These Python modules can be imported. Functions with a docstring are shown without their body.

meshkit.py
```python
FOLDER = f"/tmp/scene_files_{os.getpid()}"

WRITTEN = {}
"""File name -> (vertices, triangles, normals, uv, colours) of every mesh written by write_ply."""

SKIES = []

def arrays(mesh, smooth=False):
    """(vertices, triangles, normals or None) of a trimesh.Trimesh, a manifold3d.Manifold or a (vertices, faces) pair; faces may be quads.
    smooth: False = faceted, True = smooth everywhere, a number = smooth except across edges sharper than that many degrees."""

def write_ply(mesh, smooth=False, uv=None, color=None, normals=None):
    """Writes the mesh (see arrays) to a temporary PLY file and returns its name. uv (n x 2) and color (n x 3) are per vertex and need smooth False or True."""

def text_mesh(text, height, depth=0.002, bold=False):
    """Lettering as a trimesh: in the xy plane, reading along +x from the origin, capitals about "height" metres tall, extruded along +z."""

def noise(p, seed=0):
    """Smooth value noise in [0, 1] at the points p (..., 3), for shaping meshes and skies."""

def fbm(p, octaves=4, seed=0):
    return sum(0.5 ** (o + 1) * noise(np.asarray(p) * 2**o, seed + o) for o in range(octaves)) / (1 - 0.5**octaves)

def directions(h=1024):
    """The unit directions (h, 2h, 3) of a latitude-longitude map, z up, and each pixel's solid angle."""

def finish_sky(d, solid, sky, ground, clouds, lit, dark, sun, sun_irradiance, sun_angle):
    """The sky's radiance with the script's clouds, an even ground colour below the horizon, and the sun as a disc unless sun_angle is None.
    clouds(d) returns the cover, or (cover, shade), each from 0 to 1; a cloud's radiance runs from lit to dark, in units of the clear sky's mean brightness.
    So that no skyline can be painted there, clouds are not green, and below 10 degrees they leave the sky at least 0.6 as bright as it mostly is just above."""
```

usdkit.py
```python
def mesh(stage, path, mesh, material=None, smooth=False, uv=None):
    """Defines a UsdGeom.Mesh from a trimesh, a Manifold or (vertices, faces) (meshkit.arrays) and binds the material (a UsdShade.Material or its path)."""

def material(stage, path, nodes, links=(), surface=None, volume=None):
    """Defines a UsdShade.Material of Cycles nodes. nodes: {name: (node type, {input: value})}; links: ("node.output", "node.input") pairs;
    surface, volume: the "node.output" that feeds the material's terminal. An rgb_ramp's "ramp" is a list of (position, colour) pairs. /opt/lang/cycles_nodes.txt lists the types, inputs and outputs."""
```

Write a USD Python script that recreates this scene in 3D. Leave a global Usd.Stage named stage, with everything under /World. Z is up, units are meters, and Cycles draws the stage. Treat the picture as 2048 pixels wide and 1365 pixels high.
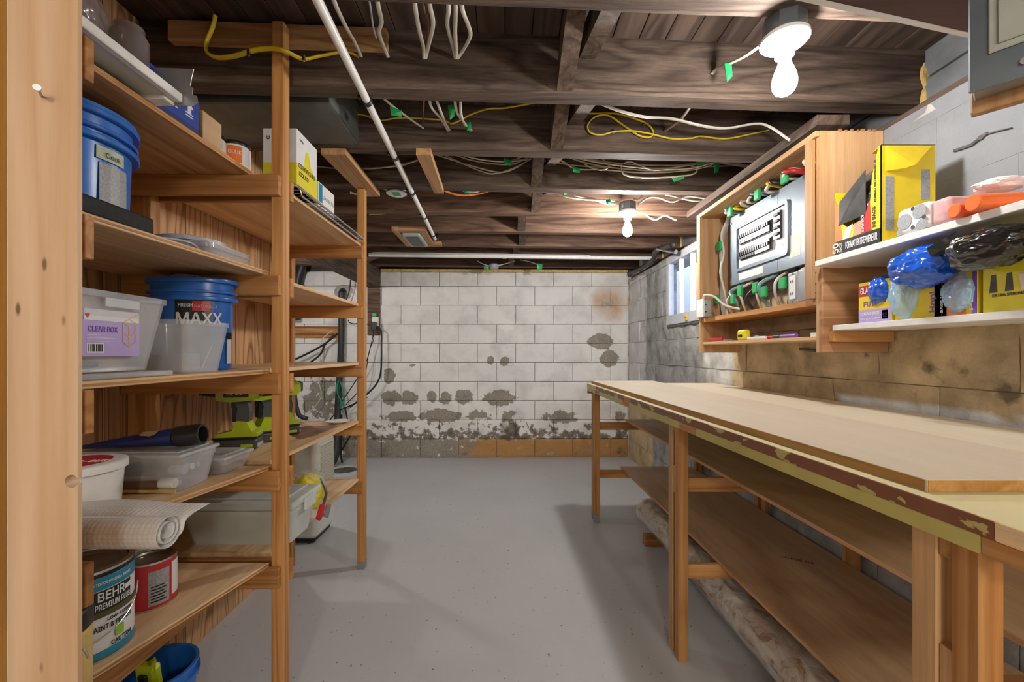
import math, random
import numpy as np, trimesh, manifold3d as m3
from shapely.geometry import Polygon, Point, box as sbox
from shapely import affinity
from pxr import Usd, UsdGeom, UsdLux, UsdShade, Sdf, Gf, Vt
import usdkit, meshkit

R = random.Random(7)
NR = np.random.default_rng(7)
stage = Usd.Stage.CreateInMemory()
UsdGeom.SetStageUpAxis(stage, 'Z'); UsdGeom.SetStageMetersPerUnit(stage, 1.0)
UsdGeom.Xform.Define(stage, '/World'); UsdGeom.Scope.Define(stage, '/World/Looks')

# ------------------------------------------------------------------ camera, sky, lamps outside the frame, exposure
F, VX, HY, CH = 840.0, 1013.0, 705.0, 1.12          # focal length and horizon in pixels of 2048x1365, camera height
cam = UsdGeom.Camera.Define(stage, '/World/camera')
cam.AddTranslateOp().Set(Gf.Vec3d(0, 0, CH)); cam.AddRotateXOp().Set(90.0)
cam.CreateHorizontalApertureAttr(36.0); cam.CreateVerticalApertureAttr(36.0 * 1365 / 2048)
cam.CreateFocalLengthAttr(36.0 * F / 2048)
cam.CreateHorizontalApertureOffsetAttr((1024 - VX) * 36 / 2048)
cam.CreateVerticalApertureOffsetAttr((HY - 682.5) * 36 / 2048)
cam.CreateClippingRangeAttr(Gf.Vec2f(0.02, 1000))
cam.CreateExposureAttr(3.05)
dome = UsdLux.DomeLight.Define(stage, '/World/sky')
dome.CreateColorAttr(Gf.Vec3f(0.62, 0.74, 1.0)); dome.CreateIntensityAttr(0.34)
BULB, BULB2 = 44.0, 88.0                            # radiance of the near and the far bare bulb
for k, (x, y, z, w) in enumerate([(-0.10, -1.70, 1.80, 13.0), (0.95, -1.90, 1.85, 13.0)]):   # unseen fill lamps added behind the camera
    s = UsdLux.SphereLight.Define(stage, f'/World/next_room_lamp_{k}')
    s.CreateRadiusAttr(0.12); s.CreateIntensityAttr(w); s.CreateColorAttr(Gf.Vec3f(1.0, 0.93, 0.84)); s.AddTranslateOp().Set(Gf.Vec3d(x, y, z))

s = UsdLux.SphereLight.Define(stage, '/World/alcove_lamp')            # bulb in the alcove behind the shelving
s.CreateRadiusAttr(0.05); s.CreateIntensityAttr(26.0); s.CreateColorAttr(Gf.Vec3f(1.0, 0.965, 0.93)); s.AddTranslateOp().Set(Gf.Vec3d(-1.95, 3.15, 1.78))

# ------------------------------------------------------------------ helpers: names, things, parts
used = {}
def fresh(parent, name):
    n = used.get((parent, name), -1) + 1
    used[(parent, name)] = n
    return name if n == 0 else f'{name}_{n:03d}'
def setdata(prim, **kw):
    for k, v in kw.items():
        if v: prim.SetCustomDataByKey(k, v)
class Node:
    def __init__(self, path, loc): self.path, self.loc = path, np.array(loc, float)
    def part(self, name, mesh, mat, smooth=False, label=None, kind=None, wear=None):
        path = f'{self.path}/{fresh(self.path, name)}'
        v, f, n = meshkit.arrays(mesh, smooth)
        m = usdkit.mesh(stage, path, (v - self.loc, f), M(mat))
        if n is not None:
            m.CreateNormalsAttr(Vt.Vec3fArray.FromNumpy(n.astype(np.float32))); m.SetNormalsInterpolation('vertex')
        if wear is not None:
            UsdGeom.PrimvarsAPI(m).CreatePrimvar('wear', Sdf.ValueTypeNames.Color3fArray, 'vertex').Set(Vt.Vec3fArray.FromNumpy(np.asarray(wear[0], np.float32)))
            UsdGeom.PrimvarsAPI(m).CreatePrimvar('tint', Sdf.ValueTypeNames.Color3fArray, 'vertex').Set(Vt.Vec3fArray.FromNumpy(np.asarray(wear[1], np.float32)))
        setdata(m.GetPrim(), label=label, kind=kind)
        return Node(path, self.loc)
def thing(name, label=None, category=None, loc=(0, 0, 0), group=None, kind=None):
    path = '/World/' + fresh('/World', name)
    x = UsdGeom.Xform.Define(stage, path); x.AddTranslateOp().Set(Gf.Vec3d(*map(float, loc)))
    setdata(x.GetPrim(), label=label, category=category, group=group, kind=kind)
    return Node(path, loc)
def single(name, mesh, mat, label=None, category=None, group=None, kind=None, smooth=False):
    v, f, n = meshkit.arrays(mesh, smooth)
    loc = (v.min(0) + v.max(0)) / 2; loc[2] = v[:, 2].min()
    path = '/World/' + fresh('/World', name)
    m = usdkit.mesh(stage, path, (v - loc, f), M(mat)); m.AddTranslateOp().Set(Gf.Vec3d(*map(float, loc)))
    if n is not None:
        m.CreateNormalsAttr(Vt.Vec3fArray.FromNumpy(n.astype(np.float32))); m.SetNormalsInterpolation('vertex')
    setdata(m.GetPrim(), label=label, category=category, group=group, kind=kind)
    return Node(path, loc)

# a picture position at a known distance, height or wall gives a point of the room
def P(px, py, d): return np.array([(px - VX) * d / F, d, CH + (HY - py) * d / F])
def PX(px, py, X): return P(px, py, X * F / (px - VX))
def PZ(px, py, z): return P(px, py, (z - CH) * F / (HY - py))

# ------------------------------------------------------------------ helpers: meshes
cat = trimesh.util.concatenate
def tm(man):
    m = man.to_mesh(); return trimesh.Trimesh(m.vert_properties[:, :3], m.tri_verts, process=False)
def hull(pts): return tm(m3.Manifold.hull_points(np.asarray(pts, float)))
def box(x0, x1, y0, y1, z0, z1, b=0.0015):
    x0, x1 = sorted((x0, x1)); y0, y1 = sorted((y0, y1)); z0, z1 = sorted((z0, z1))
    b = min(b, (x1 - x0) / 3, (y1 - y0) / 3, (z1 - z0) / 3)
    if b <= 0: return trimesh.creation.box(bounds=[[x0, y0, z0], [x1, y1, z1]])
    pts = []
    for x, sx in ((x0, 1), (x1, -1)):
        for y, sy in ((y0, 1), (y1, -1)):
            for z, sz in ((z0, 1), (z1, -1)):
                pts += [(x, y + sy * b, z + sz * b), (x + sx * b, y, z + sz * b), (x + sx * b, y + sy * b, z)]
    return hull(pts)
def rbox(x0, x1, y0, y1, z0, z1, r, n=8):            # box rounded on all edges
    r = min(r, abs(x1 - x0) / 2.01, abs(y1 - y0) / 2.01, abs(z1 - z0) / 2.01)
    s = trimesh.creation.uv_sphere(radius=r, count=[n, n]).vertices
    return hull(np.vstack([s + [x, y, z] for x in (x0 + r, x1 - r) for y in (y0 + r, y1 - r) for z in (z0 + r, z1 - r)]))
def beam(p0, p1, w, h, up=(0, 0, 1), b=0.0015):      # box of section w x h from p0 to p1
    p0, p1 = np.array(p0, float), np.array(p1, float)
    d = p1 - p0; L = np.linalg.norm(d); d /= L
    s = np.cross(d, up); s /= np.linalg.norm(s); u = np.cross(s, d)
    m = box(-w / 2, w / 2, 0, L, -h / 2, h / 2, b)
    m.vertices = p0 + m.vertices[:, :1] * s + m.vertices[:, 1:2] * d + m.vertices[:, 2:] * u
    return m
def slab(c, z0, z1, b=0.0015):                       # plan quadrilateral c (x, y) between two heights
    c = np.array(c, float); mid = c.mean(0); pts = []
    if b <= 0: return hull([(*p, z) for p in c for z in (z0, z1)])
    for p in c:
        q = p + (mid - p) / np.linalg.norm(mid - p) * b * 1.4
        pts += [(*q, z0), (*q, z1), (*p, z0 + b), (*p, z1 - b)]
    return hull(pts)
def spline(pts, n=8):
    pts = np.asarray(pts, float)
    if len(pts) < 3: return np.linspace(pts[0], pts[1], n)
    p = np.vstack([2 * pts[0] - pts[1], pts, 2 * pts[-1] - pts[-2]]); out = []
    for i in range(1, len(p) - 2):
        t = np.linspace(0, 1, n, endpoint=False)[:, None]
        a, b_, c, d = p[i - 1], p[i], p[i + 1], p[i + 2]
        out.append(0.5 * (2 * b_ + (c - a) * t + (2 * a - 5 * b_ + 4 * c - d) * t**2 + (3 * b_ - a - 3 * c + d) * t**3))
    return np.vstack(out + [pts[-1:]])
def tube(pts, r, sides=8, n=8, flat=1.0, smooth=True):
    p = spline(pts, n) if smooth else np.asarray(pts, float)
    t = np.gradient(p, axis=0); t /= np.linalg.norm(t, axis=1, keepdims=True) + 1e-12
    a = np.zeros_like(p); ref = np.array([0, 0, 1.0]) if abs(t[0, 2]) < 0.8 else np.array([1.0, 0, 0])
    a[0] = ref - t[0] * (ref @ t[0])
    for i in range(1, len(p)): a[i] = a[i - 1] - t[i] * (a[i - 1] @ t[i])
    a /= np.linalg.norm(a, axis=1, keepdims=True) + 1e-12
    b = np.cross(t, a); ang = np.arange(sides) * 2 * np.pi / sides
    rr = np.broadcast_to(r, (len(p),))[:, None, None]
    v = (p[:, None] + rr * (flat * np.cos(ang)[None, :, None] * a[:, None] + np.sin(ang)[None, :, None] * b[:, None])).reshape(-1, 3)
    k = len(p); i, j = np.meshgrid(np.arange(k - 1), np.arange(sides), indexing='ij')
    q = np.stack([i * sides + j, i * sides + (j + 1) % sides, (i + 1) * sides + (j + 1) % sides, (i + 1) * sides + j], -1).reshape(-1, 4)[:, ::-1]
    f = np.vstack([q[:, [0, 1, 2]], q[:, [0, 2, 3]]]); nv = len(v)
    v = np.vstack([v, p[:1], p[-1:]]); J = np.arange(sides)
    f = np.vstack([f, np.stack([np.full(sides, nv), J, (J + 1) % sides], 1)[:, ::-1], np.stack([np.full(sides, nv + 1), (k - 1) * sides + J, (k - 1) * sides + (J + 1) % sides], 1)])
    m = trimesh.Trimesh(v, f, process=False)
    if m.volume < 0: m.invert()
    return m
def lathe(prof, c=(0, 0, 0), n=40):                  # profile of (radius, height), closed by itself if it starts and ends on the axis
    m = trimesh.creation.revolve(np.array(prof, float), sections=n); m.apply_translation(c)
    return m
def cyl(p0, p1, r, n=20, r1=None, b=0.0):
    p0, p1 = np.array(p0, float), np.array(p1, float); L = np.linalg.norm(p1 - p0); r1 = r if r1 is None else r1
    prof = [(0, 0), (r - b, 0), (r, b), (r1, L - b), (r1 - b, L), (0, L)] if b else [(0, 0), (r, 0), (r1, L), (0, L)]
    m = trimesh.creation.revolve(np.array(prof), sections=n)
    m.apply_transform(trimesh.geometry.align_vectors([0, 0, 1], (p1 - p0) / L)); m.apply_translation(p0)
    return m
def frame_map(m, o, u, v):                           # puts a mesh's x, y, z along u, v and u x v from the point o
    u, v = np.array(u, float), np.array(v, float); u /= np.linalg.norm(u); v /= np.linalg.norm(v); w = np.cross(u, v)
    m = m.copy(); q = m.vertices
    m.vertices = np.array(o, float) + q[:, :1] * u + q[:, 1:2] * v + q[:, 2:] * w
    return m
def poly(pts, depth, o, u, v):                       # outline in (u, v), pushed out by depth along u x v
    g = pts if hasattr(pts, 'geom_type') else Polygon(pts)
    ms = [trimesh.creation.extrude_polygon(a, depth, engine='earcut') for a in getattr(g, 'geoms', [g])]
    return frame_map(cat(ms), o, u, v)
def text(s, h, o, u, v, bold=True, width=None):
    m = meshkit.text_mesh(s, h, 0.0006, bold)
    if width: m.vertices[:, 0] *= width / m.bounds[1, 0]
    return frame_map(m, o, u, v)
def wrap(m, c, r, a0):                               # bends a mesh lying in x, y (z = out) round a standing cylinder, from angle a0
    m = m.copy(); x, y, z = m.vertices.T
    a = a0 + x / r; m.vertices = np.stack([c[0] + (r + z) * np.cos(a), c[1] + (r + z) * np.sin(a), c[2] + y], 1)
    return m
def band(c, r, a0, a1, z0, z1, t=0.0006, n=24):      # curved label on a standing cylinder
    k = max(2, int(n * abs(a1 - a0) / 3.1)); xs = np.linspace(0, (a1 - a0) * r, k); v, f = [], []
    for x in xs: v += [(x, z0, 0), (x, z1, 0), (x, z0, t), (x, z1, t)]
    for i in range(k - 1):
        a = 4 * i
        f += [(a + 2, a + 6, a + 7), (a + 2, a + 7, a + 3), (a + 1, a + 3, a + 7), (a + 1, a + 7, a + 5), (a, a + 6, a + 2), (a, a + 4, a + 6)]
    f += [(0, 2, 3), (0, 3, 1), (4 * k - 4, 4 * k - 1, 4 * k - 2), (4 * k - 4, 4 * k - 3, 4 * k - 1)]
    return wrap(trimesh.Trimesh(v, f, process=False), c, r, a0)
def tub(x0, x1, y0, y1, z0, z1, t=0.002, taper=0.012, r=0.012, lip=0.004):   # open thin-walled box with rounded corners and a rim
    def ring(k, z, off):
        g = sbox(x0 + k, y0 + k, x1 - k, y1 - k).buffer(-r).buffer(r + off, quad_segs=4)
        c = np.array(g.exterior.coords)[:-1]
        return np.column_stack([c, np.full(len(c), z)])
    rings = [ring(taper, z0, 0), ring(0, z1 - 0.012, 0), ring(0, z1 - 0.012, lip), ring(0, z1, lip), ring(t, z1, 0), ring(taper + t, z0 + t, 0)]
    n = min(map(len, rings)); rings = [q[:n] for q in rings]; v = np.vstack(rings); f = []
    for k in range(len(rings) - 1):
        for j in range(n):
            a, b, c, d = k * n + j, k * n + (j + 1) % n, (k + 1) * n + (j + 1) % n, (k + 1) * n + j
            f += [(a, b, c), (a, c, d)]
    for k, flip in ((0, 1), (len(rings) - 1, 0)):
        cidx = len(v); v = np.vstack([v, rings[k].mean(0)])
        for j in range(n):
            tri = (k * n + j, k * n + (j + 1) % n, cidx); f.append(tri[::-1] if flip else tri)
    m = trimesh.Trimesh(v, f, process=False)
    m.fix_normals(); return m
def crumple(center, radii, amp=0.25, freq=3.0, seed=1, sub=4, power=1.0):
    m = trimesh.creation.icosphere(subdivisions=sub); v = m.vertices.copy()
    n1 = meshkit.fbm(v * freq + seed * 7.3, 4, seed); n2 = np.abs(meshkit.noise(v * freq * 2.2 + seed, seed + 9) - 0.5)
    m.vertices = v * (1 + amp * (n1 - 0.5) * 2 - amp * 0.8 * n2)[:, None] * np.array(radii) + center
    return m

# ------------------------------------------------------------------ materials
made = {}
def M(name):
    return made[name]
def keep(name, nodes, links, surface='p.BSDF'):
    made[name] = usdkit.material(stage, '/World/Looks/' + name, nodes, links, surface=surface)
def plain(name, color, rough=0.5, metal=0.0, var=0.12, scale=30, bump=0.0, coat=0.0, spec=0.5, bscale=None):
    c = np.array(color, float)
    nodes = {'g': ('geometry', {}), 'n': ('noise_texture', {'scale': scale, 'detail': 4.0}), 'r': ('rgb_ramp', {'ramp': [(0.3, c * (1 - var)), (0.7, np.minimum(c * (1 + var), 1))]}),
             'p': ('principled_bsdf', {'roughness': rough, 'metallic': metal, 'coat_weight': coat, 'specular_ior_level': spec})}
    links = [('g.position', 'n.vector'), ('n.fac', 'r.fac'), ('r.color', 'p.base_color')]
    if bump:
        nodes['n2'] = ('noise_texture', {'scale': bscale or scale * 3, 'detail': 5.0}); nodes['b'] = ('bump', {'strength': bump, 'distance': 0.004})
        links += [('g.position', 'n2.vector'), ('n2.fac', 'b.height'), ('b.normal', 'p.normal')]
    keep(name, nodes, links)
def wood(name, light, dark, axis, across=28, along=1.6, rough=0.55, wave=0.5, contrast=(0.28, 0.72), knots=0.0, grainy=0.25, fine=0.22, cycles=5.0):
    s = [across] * 3; s['xyz'.index(axis)] = along
    light, dark = np.array(light), np.array(dark)
    nodes = {'g': ('geometry', {}), 'o': ('object_info', {}), 'k': ('math', {'math_type': 'multiply', 'value2': 13.7}), 'cx': ('combine_xyz', {}),
             'va': ('vector_math', {'math_type': 'add'}), 'm': ('mapping', {'scale': s}), 'n': ('noise_texture', {'scale': 1.0, 'detail': 6.0, 'roughness': 0.6, 'distortion': 0.7}),
             'm2': ('mapping', {'scale': [q * 0.33 for q in s]}), 'n2': ('noise_texture', {'scale': 1.0, 'detail': 2.0, 'distortion': 1.0}),
             'w': ('math', {'math_type': 'multiply', 'value2': cycles}), 'fr': ('math', {'math_type': 'pingpong', 'value2': 0.5}), 'w2': ('math', {'math_type': 'multiply', 'value2': 2.0}),
             'mixf': ('mix_float', {'fac': wave}), 'r': ('rgb_ramp', {'ramp': [(contrast[0], dark), ((contrast[0] + contrast[1]) / 2, dark * 0.4 + light * 0.6), (contrast[1], light)]}),
             'm4': ('mapping', {'scale': [q * (3.6 if q > 5 else 2.2) for q in s]}), 'n4': ('noise_texture', {'scale': 1.0, 'detail': 7.0, 'roughness': 0.75}), 'fr4': ('rgb_ramp', {'ramp': [(0.3, (1 - fine,) * 3), (0.62, (1 + fine * 0.35,) * 3)]}), 'mu': ('mix_color', {'blend_type': 'multiply', 'fac': 1.0, 'use_clamp_result': False}),
             'hv': ('hsv', {}), 'mr': ('map_range', {'from_min': 0.0, 'from_max': 1.0, 'to_min': 0.86, 'to_max': 1.14}),
             'b': ('bump', {'strength': grainy, 'distance': 0.002}), 'p': ('principled_bsdf', {'roughness': rough, 'specular_ior_level': 0.35})}
    links = [('o.random', 'k.value1'), ('k.value', 'cx.x'), ('k.value', 'cx.y'), ('k.value', 'cx.z'), ('g.position', 'va.vector1'), ('cx.vector', 'va.vector2'),
             ('va.vector', 'm.vector'), ('va.vector', 'm2.vector'), ('m.vector', 'n.vector'), ('m2.vector', 'n2.vector'), ('n2.fac', 'w.value1'), ('w.value', 'fr.value1'), ('fr.value', 'w2.value1'),
             ('n.fac', 'mixf.a'), ('w2.value', 'mixf.b'), ('mixf.result', 'r.fac'), ('o.random', 'mr.value'), ('mr.result', 'hv.value'), ('n.fac', 'b.height'), ('b.normal', 'p.normal')]
    if knots:
        ks = [24.0] * 3; ks['xyz'.index(axis)] = 9.0
        nodes |= {'m3': ('mapping', {'scale': ks}), 'v': ('voronoi_texture', {'scale': 1.0, 'randomness': 1.0}), 'kr': ('rgb_ramp', {'ramp': [(0.045, (1, 1, 1)), (0.10, (0, 0, 0))]}), 'kx': ('mix_color', {'b': dark * 0.35})}
        links += [('va.vector', 'm3.vector'), ('m3.vector', 'v.vector'), ('v.distance', 'kr.fac'), ('kr.color', 'kx.fac'), ('r.color', 'kx.a'), ('kx.result', 'mu.a')]
    else:
        links += [('r.color', 'mu.a')]
    links += [('va.vector', 'm4.vector'), ('m4.vector', 'n4.vector'), ('n4.fac', 'fr4.fac'), ('fr4.color', 'mu.b'), ('mu.result', 'hv.color'), ('hv.color', 'p.base_color')]
    keep(name, nodes, links)
def clearish(name, color, opacity=0.3, rough=0.25):   # thin clear or frosted plastic
    keep(name, {'g': ('geometry', {}), 'n': ('noise_texture', {'scale': 14.0, 'detail': 3.0}), 'mr': ('map_range', {'from_min': 0.3, 'from_max': 0.7, 'to_min': opacity * 0.8, 'to_max': opacity * 1.2}),
                'p': ('principled_bsdf', {'base_color': color, 'roughness': rough}), 't': ('transparent_bsdf', {'color': (0.97, 0.97, 0.97)}), 'x': ('mix_closure', {}),
                'gl': ('glossy_bsdf', {'roughness': rough * 0.6, 'color': (1, 1, 1)}), 'lw': ('layer_weight', {'blend': 0.5}), 'pw': ('math', {'math_type': 'power', 'value2': 4.0}), 'fr': ('math', {'math_type': 'multiply_add', 'value2': 0.45, 'value3': 0.03}), 'y': ('mix_closure', {})},
         [('g.position', 'n.vector'), ('n.fac', 'mr.value'), ('mr.result', 'x.fac'), ('t.BSDF', 'x.closure1'), ('p.BSDF', 'x.closure2'), ('lw.facing', 'pw.value1'), ('pw.value', 'fr.value1'), ('fr.value', 'y.fac'), ('x.closure', 'y.closure1'), ('gl.BSDF', 'y.closure2')], 'y.closure')

# woods
for ax in 'xyz':
    wood('pine_' + ax, (0.56, 0.33, 0.155), (0.41, 0.205, 0.08), ax, across=26, along=1.3, knots=0.0)
    wood('fir_' + ax, (0.55, 0.275, 0.095), (0.39, 0.165, 0.044), ax, across=30, along=1.2)
    wood('old_' + ax, (0.16, 0.108, 0.078), (0.06, 0.037, 0.026), ax, across=24, along=2.2, rough=0.75, contrast=(0.2, 0.8), grainy=0.6, fine=0.45)
    wood('ply_' + ax, (0.78, 0.56, 0.33), (0.62, 0.39, 0.20), ax, across=14, along=1.0, rough=0.5)
wood('stud', (0.60, 0.42, 0.275), (0.50, 0.31, 0.17), 'z', across=14, along=0.9, rough=0.45, knots=1.0, fine=0.10, wave=0.35)
wood('jamb', (0.62, 0.29, 0.06), (0.45, 0.17, 0.025), 'z', across=14, along=0.8, rough=0.35)
wood('panel', (0.60, 0.35, 0.175), (0.27, 0.12, 0.045), 'z', across=13, along=1.3, wave=0.85, contrast=(0.08, 0.5), cycles=15.0)
wood('sub_board', (0.12, 0.08, 0.06), (0.055, 0.036, 0.028), 'y', across=16, along=1.4, rough=0.7)
wood('joist', (0.155, 0.108, 0.08), (0.055, 0.035, 0.026), 'x', across=26, along=2.6, rough=0.75, contrast=(0.2, 0.75), grainy=0.8, fine=0.5)
wood('joist_red', (0.20, 0.115, 0.075), (0.075, 0.04, 0.026), 'x', across=24, along=2.0, rough=0.72, contrast=(0.2, 0.75), grainy=0.6, fine=0.45)
wood('bench_top', (0.78, 0.68, 0.535), (0.745, 0.64, 0.495), 'y', across=10, along=1.6, rough=0.5, wave=0.2, grainy=0.06, fine=0.05)
wood('bench_back', (0.86, 0.77, 0.60), (0.82, 0.725, 0.55), 'y', across=10, along=1.6, rough=0.5, wave=0.2, grainy=0.06, fine=0.05)
wood('bench_edge', (0.42, 0.23, 0.065), (0.32, 0.155, 0.035), 'y', across=30, along=2, rough=0.5)
wood('bench_shelf', (0.60, 0.40, 0.235), (0.53, 0.335, 0.185), 'y', across=8, along=1.0, rough=0.5, wave=0.3, grainy=0.1)
wood('shelf_edge', (0.62, 0.34, 0.17), (0.50, 0.25, 0.11), 'y', across=40, along=2)
wood('box_wood', (0.62, 0.375, 0.195), (0.50, 0.28, 0.125), 'z', across=18, along=1.2)
wood('box_ply', (0.56, 0.31, 0.155), (0.38, 0.18, 0.075), 'x', across=22, along=1.0)
wood('dark_fir_x', (0.34, 0.165, 0.07), (0.2, 0.085, 0.03), 'x', across=28, along=1.3)
# painted edge of the workbench: olive-yellow paint worn off a red-brown coat
keep('chipped', {'g': ('geometry', {}), 'm': ('mapping', {'scale': (60, 16, 30)}), 'n': ('noise_texture', {'scale': 1.0, 'detail': 4.0}), 'r': ('rgb_ramp', {'ramp': [(0.0, (0.27, 0.10, 0.05)), (0.575, (0.20, 0.075, 0.038)), (0.59, (0.50, 0.40, 0.13)), (1, (0.55, 0.45, 0.17))]}), 'p': ('principled_bsdf', {'roughness': 0.4})},
     [('g.position', 'm.vector'), ('m.vector', 'n.vector'), ('n.fac', 'r.fac'), ('r.color', 'p.base_color')])
plain('olive_paint', (0.53, 0.45, 0.13), 0.4, var=0.08, scale=12)
plain('cream_paint', (0.80, 0.72, 0.42), 0.4, var=0.06, scale=12)
# masonry
def masonry(name, bump=0.35, tv=((0.28, 0.80), (0.55, 1.0), (0.8, 1.04)), tscale=4.5):
    keep(name, {'g': ('geometry', {}), 'aw': ('attribute', {'attribute': 'wear'}), 'at': ('attribute', {'attribute': 'tint'}), 'sp': ('separate_color', {}),
         'n1': ('noise_texture', {'scale': 13.0, 'detail': 6.0, 'roughness': 0.62}), 'n2': ('noise_texture', {'scale': tscale, 'detail': 6.0, 'roughness': 0.6}), 'n3': ('noise_texture', {'scale': 70.0, 'detail': 6.0, 'roughness': 0.7}),
         'a': ('math', {'math_type': 'add'}), 'mk': ('map_range', {'from_min': 0.97, 'from_max': 1.01, 'to_min': 0.0, 'to_max': 1.0, 'clamp': True}),
         'cr': ('rgb_ramp', {'ramp': [(0.3, (0.23, 0.20, 0.16)), (0.5, (0.33, 0.30, 0.25)), (0.7, (0.44, 0.40, 0.35))]}),
         'tv': ('rgb_ramp', {'ramp': [(a, (b, b, b)) for a, b in tv]}), 'tm': ('mix_color', {'blend_type': 'multiply', 'fac': 1.0, 'use_clamp_result': False}),
         'x1': ('mix_color', {}), 'og': ('math', {'math_type': 'add'}), 'om': ('map_range', {'from_min': 0.75, 'from_max': 1.3, 'to_min': 0.0, 'to_max': 0.9, 'clamp': True}), 'x2': ('mix_color', {'b': (0.50, 0.25, 0.075)}),
         'gg': ('math', {'math_type': 'add'}), 'gm': ('map_range', {'from_min': 0.95, 'from_max': 1.15, 'to_min': 0.0, 'to_max': 0.85, 'clamp': True}), 'x3': ('mix_color', {'b': (0.10, 0.075, 0.045)}),
         'bs': ('math', {'math_type': 'multiply_add', 'value2': -0.8}), 'b': ('bump', {'strength': bump, 'distance': 0.006}), 'p': ('principled_bsdf', {'roughness': 0.7, 'specular_ior_level': 0.3})},
         [('g.position', 'n1.vector'), ('g.position', 'n2.vector'), ('g.position', 'n3.vector'), ('aw.color', 'sp.color'), ('sp.r', 'a.value1'), ('n1.fac', 'a.value2'), ('a.value', 'mk.value'),
          ('n3.fac', 'cr.fac'), ('n2.fac', 'tv.fac'), ('at.color', 'x1.a'), ('tv.color', 'tm.b'), ('x1.result', 'tm.a'), ('cr.color', 'x1.b'), ('mk.result', 'x1.fac'),
          ('sp.g', 'og.value1'), ('n2.fac', 'og.value2'), ('og.value', 'om.value'), ('om.result', 'x2.fac'), ('tm.result', 'x2.a'),
          ('sp.b', 'gg.value1'), ('n1.fac', 'gg.value2'), ('gg.value', 'gm.value'), ('gm.result', 'x3.fac'), ('x2.result', 'x3.a'), ('x3.result', 'p.base_color'),
          ('mk.result', 'bs.value1'), ('n3.fac', 'bs.value3'), ('bs.value', 'b.height'), ('b.normal', 'p.normal')])
masonry('block', tv=((0.25, 0.74), (0.52, 1.0), (0.8, 1.04)))
masonry('block_bare', 0.6, tv=((0.26, 0.40), (0.42, 0.78), (0.58, 1.05), (0.75, 1.30)), tscale=7.0)
plain('mortar', (0.58, 0.57, 0.54), 0.85, var=0.3, scale=18, bump=0.4)
plain('mortar_brown', (0.36, 0.275, 0.165), 0.85, var=0.3, scale=18, bump=0.4)
plain('concrete', (0.42, 0.40, 0.36), 0.85, var=0.25, scale=14, bump=0.4)
plain('rim_gray', (0.22, 0.235, 0.245), 0.5, var=0.25, scale=9, bump=0.3)
plain('foam', (0.70, 0.50, 0.18), 0.8, var=0.25, scale=40, bump=0.5)
keep('floor_paint', {'g': ('geometry', {}), 'n': ('noise_texture', {'scale': 1.3, 'detail': 5.0}), 'r': ('rgb_ramp', {'ramp': [(0.3, (0.50, 0.508, 0.525)), (0.7, (0.565, 0.57, 0.582))]}),
     'v': ('noise_texture', {'scale': 55.0, 'detail': 2.0}), 'vr': ('rgb_ramp', {'ramp': [(0.69, (0, 0, 0)), (0.74, (0.8, 0.8, 0.8))]}), 'x': ('mix_color', {'b': (0.10, 0.09, 0.075)}),
     'n2': ('noise_texture', {'scale': 9.0, 'detail': 6.0}), 'b': ('bump', {'strength': 0.18, 'distance': 0.01}), 'p': ('principled_bsdf', {'roughness': 0.42, 'specular_ior_level': 0.4})},
     [('g.position', 'n.vector'), ('n.fac', 'r.fac'), ('g.position', 'v.vector'), ('v.fac', 'vr.fac'), ('r.color', 'x.a'), ('vr.color', 'x.fac'), ('x.result', 'p.base_color'), ('g.position', 'n2.vector'), ('n2.fac', 'b.height'), ('b.normal', 'p.normal')])
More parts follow.
